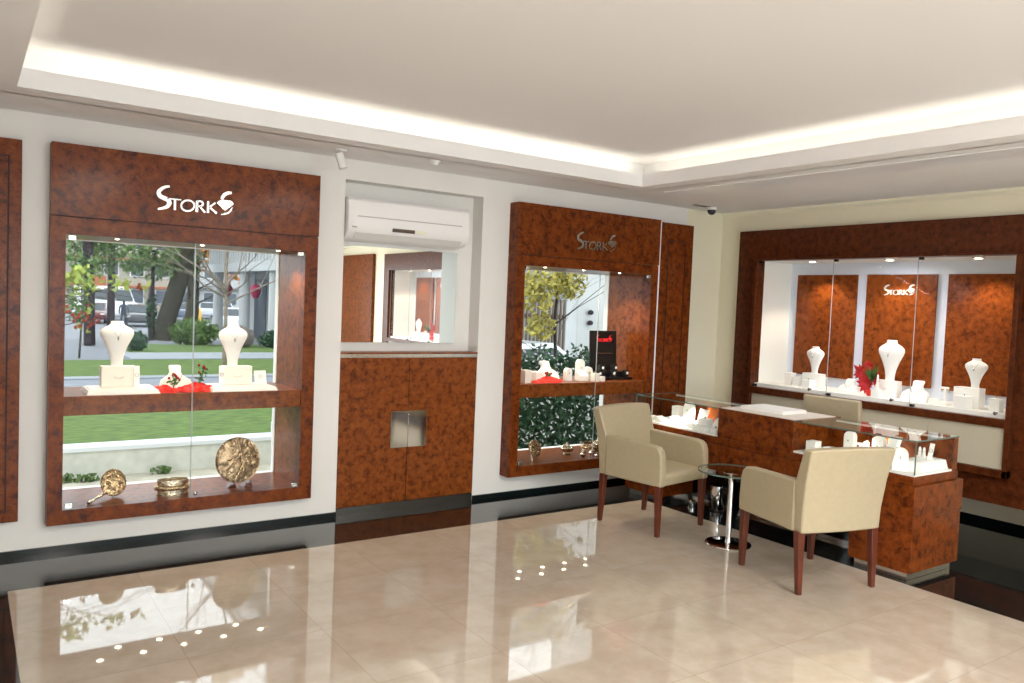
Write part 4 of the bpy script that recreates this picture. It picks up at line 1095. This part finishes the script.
tree('street_tree', 'second leaning tree forking to the right behind the thick trunk', (7.45, 28.4, -.3), [(0, 0, 0), (.2, 0, 1), (.25, 0, 2.6), (.5, 0, 6)], [.34, .26, .2, .1],
     [((2.4, 0, 3.0), (1.5, 1, .9), .6), ((.3, 0, 3.5), (1.2, 1, .8), .4)], 'bark', 'foliage_orange', 700, .15, 14, 5, tw_r=.05)
tree('young_tree', 'slim pale young bare tree before the white building', (4.4, 11.2, 0), [(0, 0, 0), (.02, 0, 1.2), (.0, 0, 2.1), (.05, 0, 3.4), (.1, 0, 5)], [.042, .038, .034, .025, .01], [], 'bark_pale', None, 0, .1, 34, 6, tw_r=.022)
tree('bare_tree', 'tall leafless tree whose twigs mirror in the floor, outside the first window', (-1.3, 9.5, 0), [(0, 0, 0), (.1, 0, 2), (.5, 0, 4), (.9, 0, 7), (1.2, 0, 10)], [.14, .12, .10, .07, .02], [], 'bark', None, 0, .1, 40, 8, tw_r=.035)
# shrub with lime and red leaves just outside the window
t = thing('berry_shrub', 'thin shrub with lime leaves and red berries just outside the first window', 'shrub', (.75, 3.0, GZ)); rn = random.Random(31)
g = MB()
for i in range(9):
    a = Vector((-.1+.1*rn.random(), 3.1+.2*rn.random(), .7+.5*rn.random())); e = Vector((.55+.55*rn.random()*rn.random()*2, 3.0+.3*rn.random(), 1.1+.85*rn.random()))
    g.tube([a, a.lerp(e, .5)+Vector((-.06, 0, .12)), e], [.005, .004, .002], 5)
for i in range(6):
    a = Vector((.55, 3.0, 1.2+.08*i)); e = Vector((1.0+.55*rn.random(), 3.1, 1.35+.35*rn.random())); g.tube([a, a.lerp(e, .5)+Vector((0, 0, .04)), e], [.005, .004, .002], 5)
obj('stems', g, 'bark', t)
g = MB(); leaves(g, (.88, 3.05, 1.70), (.20, .1, .16), 80, .05, rn); leaves(g, (1.25, 3.05, 1.68), (.28, .1, .09), 34, .05, rn); leaves(g, (.98, 3.05, 1.28), (.15, .1, .2), 10, .05, rn)
obj('leaves', g, 'foliage_lime', t, flip=False, smooth=False)
g = MB()
for _ in range(34): g.ball((.92+rn.gauss(0, .09), 3.02+rn.gauss(0, .05), 1.36+rn.gauss(0, .06)), .013, 6, sz=1.3)
for _ in range(4): g.ball((1.42+rn.gauss(0, .012), 3.02, 1.66+rn.gauss(0, .02)), .018, 6)
obj('berries', g, 'foliage_rust', t)
t = tree('orange_shrub', 'orange and green leafed shrub at the left of the street view', (2.2, 15, 0), [(0, 0, 0), (.05, 0, 1), (.02, 0, 2)], [.025, .02, .01], [((0, 0, 2.0), (.45, .4, .5), .6), ((-.1, 0, 1.2), (.35, .4, .4), .4)], 'bark', 'foliage_green', 260, .1, 0, 9, cat='shrub')

# boulder, hedge and bushes
def clump(name, label, c, r, n, sz, m, seed, cat='bush', core=True):
    rn = random.Random(seed); t = thing(name, label, cat, (c[0], c[1], c[2]-r[2]))
    if core: obj('branches', MB().ball(c, 1, 14, r[0]*.8, r[1]*.8, r[2]*.8), 'foliage_dark', t) if False else obj('branches', MB().lathe((c[0], c[1], c[2]-r[2]), [(.3*r[0], 0), (.6*r[0], r[2]*.6), (.7*r[0], r[2]*1.1), (.4*r[0], r[2]*1.6), (.05, r[2]*1.75)], 12, 1, r[1]/r[0]), m, t)
    g = MB(); leaves(g, c, r, n, sz, rn, 1.5, .35); obj('foliage', g, m, t, flip=False, smooth=False); return t
clump('round_bush', 'dark green rounded bush left of the boulder', (5.75, 19.6, .40), (.75, .5, .42), 900, .10, 'foliage_green', 41)
clump('round_bush', 'dark low bush between the boulder and the white building', (7.75, 18.5, .25), (.45, .35, .28), 500, .08, 'foliage_dark', 42)
clump('round_bush', 'small dark bush behind the left necklace bust', (3.75, 17.0, .28), (.28, .3, .28), 300, .07, 'foliage_dark', 43)
g = MB().ball((0, 0, 0), 1, 16); rn = random.Random(50)
g.bake(lambda v: Vector((6.75+v.x*.5+.05*math.sin(v.y*7), 18.6+v.y*.4, .32+v.z*.34+.03*math.sin(v.x*9))))
tag(obj('boulder', g, 'boulder', None), 'brown rounded boulder between two bushes beyond the lawn', 'boulder')

# vehicles
def car(label, x, y, z, rot, paint, L=4.2, W=1.7, H=1.45, name='car', van=False):
    t = thing(name, label, 'van' if van else 'car', (x, y, z)); fn = lambda v: Matrix.Rotation(rot, 3, 'Z') @ v+Vector((x, y, z))
    if van: P = [(-.5, .16), (.5, .16), (.5, .5), (.44, .56), (.36, .94), (.30, 1), (-.48, 1), (-.5, .9)]
    else: P = [(-.5, .2), (.5, .2), (.5, .45), (.47, .56), (.22, .64), (.08, .98), (-.25, 1), (-.42, .68), (-.5, .62)]
    P = [(a*L, b*H) for a, b in P]
    g = MB().prism(P, 'y', -W/2, W/2)
    def tp(v):
        k = 1-.16*max(0, (v.z/H-.62)/.38); return Vector((v.x, v.y*k, v.z))
    obj('body', g.bake(tp).bake(fn), paint, t, bevel=.06, seg=2)
    if van: Q = [(.43, .58), (.355, .90), (.0, .90), (.0, .60)]; F = ((.445*L, .58*H), (.37*L, .92*H))
    else: Q = [(.18, .66), (.065, .93), (-.24, .94), (-.36, .70)]; F = ((.225*L, .655*H), (.095*L, .95*H))
    obj('side_window', MB().prism([(a*L, b*H) for a, b in Q], 'y', -W/2-.01, W/2+.01).bake(tp).bake(fn), 'car_glass', t)
    (a0, b0), (a1, b1) = F; k = .40
    g = MB().add([(a0+.03, -W*k, b0), (a0+.03, W*k, b0), (a1+.03, W*k*.92, b1), (a1+.03, -W*k*.92, b1), (a0-.02, -W*k, b0), (a0-.02, W*k, b0), (a1-.02, W*k*.92, b1), (a1-.02, -W*k*.92, b1)],
                 [(0, 1, 2, 3), (7, 6, 5, 4), (0, 4, 5, 1), (1, 5, 6, 2), (2, 6, 7, 3), (3, 7, 4, 0)])
    obj('windscreen', g.bake(fn), 'car_glass', t)
    for sx in (-.31, .31):
        for sy in (-1, 1): obj('wheel', MB().cyl((sx*L, sy*(W/2-.18), .31), (sx*L, sy*(W/2+.01), .31), .31, n=20).bake(fn), 'tyre', t)
    for sy in (-1, 1): obj('headlamp', B(.492*L, .503*L, sy*.36*W-.14, sy*.36*W+.14, .44*H, .52*H).bake(fn), 'headlamp', t)
    return t
car('black saloon car facing the shop on the street, behind the left bust', 10.2, 55.2, -1, R(-100), 'car_black', H=1.5, W=1.85)
car('dark red car parked left of the walking person', 8.0, 60, -1, R(-100), 'car_maroon')
car('white van parked behind the cars at the left of the street', 9.7, 68, -1, R(-60), 'car_white', 5.4, 2.0, 2.7, 'van', True)
car('dark blue car behind the leaning trunks', 15.6, 68, -1, R(-100), 'car_blue', H=1.6)
car('silver car far up the street beside the yellow sign', 19.4, 74, -1, R(-100), 'car_silver', H=1.6, W=1.8)
car('silver hatchback farther up the street, right of the nearer silver car', 21.8, 78, -1, R(-95), 'car_silver', H=1.6, W=1.8)
car('white car at the right of the street beside the young tree', 15.6, 51.5, -1, R(-100), 'car_white', H=1.55, W=1.85)
car('white car row end far behind the black car', 13.2, 84, -1, R(-110), 'car_white', H=1.5)
t = thing('yellow_sign_box', 'yellow-orange upright box on the pavement by the far cars', 'sign', (14.9, 58.7, -1))
obj('box_body', B(14.55, 15.15, 58.5, 58.9, -1, .1), 'yellow_sign', t, bevel=.05); obj('cap', B(14.65, 15.05, 58.55, 58.85, .1, .35), 'yellow_sign', t, bevel=.05)
# pedestrian
t = thing('person', 'person in dark clothes walking on the street beside the black car', 'person', (8.85, 52.8, -1))
bm_ = bpy.data.meshes.new('person_body'); J = [(0, 0, .95), (0, 0, 1.25), (0, 0, 1.45), (0, 0, 1.55), (0, 0, 1.68), (0, 0, 1.78), (.12, .02, .88), (.13, .06, .48), (.14, .02, .06), (.14, -.12, .03), (-.12, 0, .88), (-.13, -.04, .48), (-.14, .12, .06), (-.14, -.02, .03),
    (.22, 0, 1.42), (.28, .03, 1.12), (.27, -.05, .86), (-.22, 0, 1.42), (-.28, -.02, 1.12), (-.27, -.08, .86)]
E_ = [(0, 1), (1, 2), (2, 3), (3, 4), (4, 5), (0, 6), (6, 7), (7, 8), (8, 9), (0, 10), (10, 11), (11, 12), (12, 13), (2, 14), (14, 15), (15, 16), (2, 17), (17, 18), (18, 19)]
bm_.from_pydata(J, E_, []); bm_.materials.append(MATS['cloth_dark'])
po = bpy.data.objects.new('body', bm_); COL.objects.link(po); po.parent = t; ORG[po.name] = Vector((8.85, 52.8, -1))
sk = po.modifiers.new('skin', 'SKIN'); rad = [.15, .16, .12, .055, .10, .09, .09, .065, .045, .04, .09, .065, .045, .04, .06, .045, .035, .06, .045, .035]
for v_, r_ in zip(bm_.skin_vertices[0].data, rad): v_.radius = (r_, r_)
bm_.skin_vertices[0].data[0].use_root = True
po.modifiers.new('sub', 'SUBSURF').levels = 1
# lamp post
t = thing('lamp_post', 'slim white lamp post standing among the parked cars', 'lamp post', (12.0, 60, -1))
obj('pole', MB().cyl((12.0, 60, -1), (12.0, 60, 2.2), .06, .05, 10), 'house_white', t); obj('lamp_head', MB().lathe((12.0, 60, 2.2), [(.10, 0), (.3, .12), (.24, .3), (.04, .36)], 16), 'house_white', t)

# buildings
def building(name, label, x0, x1, y0, y1, z0, z1, wallm, cols, rows, face, winw=1.1, winh=1.4, band=None, bm2=None):
    t = thing(name, label, 'building', ((x0+x1)/2, (y0+y1)/2, z0))
    obj('walls', B(x0, x1, y0, y1, z0, z1), wallm, t); obj('roof_slab', B(x0-.3, x1+.3, y0-.3, y1+.3, z1, z1+.3), 'roof_white', t)
    fh = (z1-z0)/rows
    for r_ in range(rows):
        zz = z0+fh*r_
        if band: obj('floor_band', B(x0-.25, x1+.25, y0-.9, y0, zz+fh-.35, zz+fh-.1), band, t)
        if bm2 and r_ % 2 == 0: obj('balcony_panel', B(x0+.2, x0+(x1-x0)*.45, y0-.9, y0-.8, zz+fh-.1, zz+fh+.8), bm2, t)
        for c in range(cols):
            cx = x0+(x1-x0)*(c+.5)/cols
            f = obj('window', B(cx-winw/2-.08, cx+winw/2+.08, y0-.05, y0, zz+.9, zz+.9+winh), 'roof_white', t)
            obj('pane', B(cx-winw/2, cx+winw/2, y0-.07, y0-.05, zz+.98, zz+.82+winh), 'house_window', f)
    return t
building('apartment_building', 'cream and orange apartment building at the far left of the street', 7, 20, 92, 104, -1, 14, 'house_cream', 5, 5, 0, 1.3, 1.6, 'house_orange', 'house_orange')
building('apartment_building', 'pale apartment building across the street behind the tree trunks', 21, 34, 96, 108, -1, 12, 'house_white', 5, 4, 0, 1.3, 1.6, 'house_grey', None)
building('apartment_building', 'low orange-brown building at the end of the street', 34.5, 50, 100, 110, -1, 11, 'house_orange', 5, 4, 0, 1.3, 1.6, 'house_cream', None)
building('apartment_building', 'grey apartment building at the very left beyond the dark trunk', -8, 6.4, 96, 106, -1, 13, 'house_grey', 5, 4, 0, 1.3, 1.6, 'house_white', None)
t = thing('white_building', 'white building with balcony slab and entrance columns at the right of the first window view', 'building', (12, 23, 0))
obj('walls', B(9.0, 17, 18.5, 26, -.3, 9), 'house_white', t)
for z in (2.35, 5.4, 8.4):
    b = obj('balcony_slab', B(7.7, 9.0, 18.3, 26.4, z, z+.30), 'house_white', t)
    g = MB()
    for i in range(26): g.box(7.74, 7.80, 18.4+.31*i, 18.47+.31*i, z+.3, z+1.15)
    g.box(7.70, 7.84, 18.3, 26.4, z+1.15, z+1.25)
    for i in range(4): g.box(7.8+.31*i, 7.86+.31*i, 26.33, 26.38, z+.3, z+1.15)
    g.box(7.7, 9.0, 26.3, 26.4, z+1.15, z+1.25); obj('railing', g, 'house_white', b)
for y in (19.2, 22.4, 25.8): obj('column', MB().cyl((8.0, y, -.1), (8.0, y, 2.35), .19, .17, 18), 'house_white', t)
for y in (20.5, 23.6):
    f = obj('door_frame', B(8.93, 9.0, y-.8, y+.8, -.1, 2.15), 'house_grey', t); obj('door_glass', B(8.90, 8.93, y-.65, y+.65, 0, 2.0), 'house_window', f)
for i, y in enumerate((21.0, 24.4)):
    p = thing('hanging_basket', 'magenta flower basket hanging under the balcony, %s one' % ('nearer' if i == 0 else 'farther'), 'flower basket', (7.95, y, 1.6))
    obj('flowers', MB().ball((7.95, y, 1.75), .19, 12), 'magenta', p); obj('cord', MB().cyl((7.95, y, 1.9), (7.95, y, 2.35), .01, n=6), 'bark_dark', p)
    obj('pot', MB().lathe((7.95, y, 1.48), [(.08, 0), (.16, .14), (.17, .2)], 14), 'magenta', p)

# view through the second window
rn = random.Random(61)
t = thing('ivy_hedge', 'dense dark green ivy hedge just outside the second window', 'hedge', (6.3, 2.2, GZ))
obj('woody_core', B(4.6, 9.0, 2.35, 2.5, GZ, 1.0), 'foliage_dark', t)
g = MB()
for _ in range(7000):
    x = 4.55+3.0*rn.random(); y = 2.28+rn.gauss(0, .09); z = GZ+(1.38+.06*math.sin(x*9)+.05*math.sin(x*23))*rn.random()
    g.quad((x, y, z), .045*(.6+.8*rn.random()), rn, 1.5)
obj('leaves', g, 'foliage_dark', t, flip=False, smooth=False)
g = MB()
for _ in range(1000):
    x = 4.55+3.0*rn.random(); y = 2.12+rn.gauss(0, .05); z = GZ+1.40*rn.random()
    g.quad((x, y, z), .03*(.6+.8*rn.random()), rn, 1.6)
obj('bright_gap_flecks', g, 'house_white', t, flip=False, smooth=False)  # white flecks painted for the bright gaps in the hedge
tree('yellow_tree', 'yellow-leaved autumn tree outside the second window', (6.76, 3.3, GZ), [(0, 0, 0), (.05, 0, 1), (0, 0, 1.8), (.1, 0, 3)], [.025, .022, .02, .012],
     [((-.30, 0, 2.15), (.30, .3, .35), .34), ((.18, 0, 2.3), (.30, .3, .28), .33), ((-.25, 0, 1.65), (.2, .25, .2), .13), ((.1, 0, 3.1), (.7, .5, .4), .2)], 'bark_dark', 'foliage_yellow', 1500, .058, 12, 10, tw_r=.006)
t = thing('picket_fence', 'brown slatted fence behind the yellow tree', 'fence', (8.7, 6.2, GZ)); 
for i in range(26): obj('picket', B(7.6+.085*i, 7.63+.085*i, 6.2, 6.24, GZ, 1.75), 'fence_wood', t)
for z in (.3, 1.4): obj('rail', B(7.5, 9.85, 6.24, 6.28, z, z+.08), 'fence_wood', t)
car('white car parked behind the ivy hedge, only its roof showing', 6.75, 5.0, GZ, R(182), 'car_white', 3.5, 1.6, 1.36)
t = thing('annex_building', 'grey-white building with a pilaster and wall lamps outside the second window', 'building', (12, 8, GZ))
obj('walls', B(8.6, 20, 7.6, 12, GZ, 5.5), 'house_grey', t)
obj('pilaster', B(8.22, 8.78, 4.6, 4.9, GZ, 4.8), 'house_white', t, bevel=.02)
for z in (1.35, 1.52, 2.25):
    obj('wall_lamp', MB().lathe((8.46, 4.55, z), [(.02, 0), (.05, .02), (.045, .06), (.01, .08)], 12), 'bark_dark', t)
obj('cornice', B(8.8, 20, 7.1, 7.6, 3.2, 3.45), 'house_white', t)
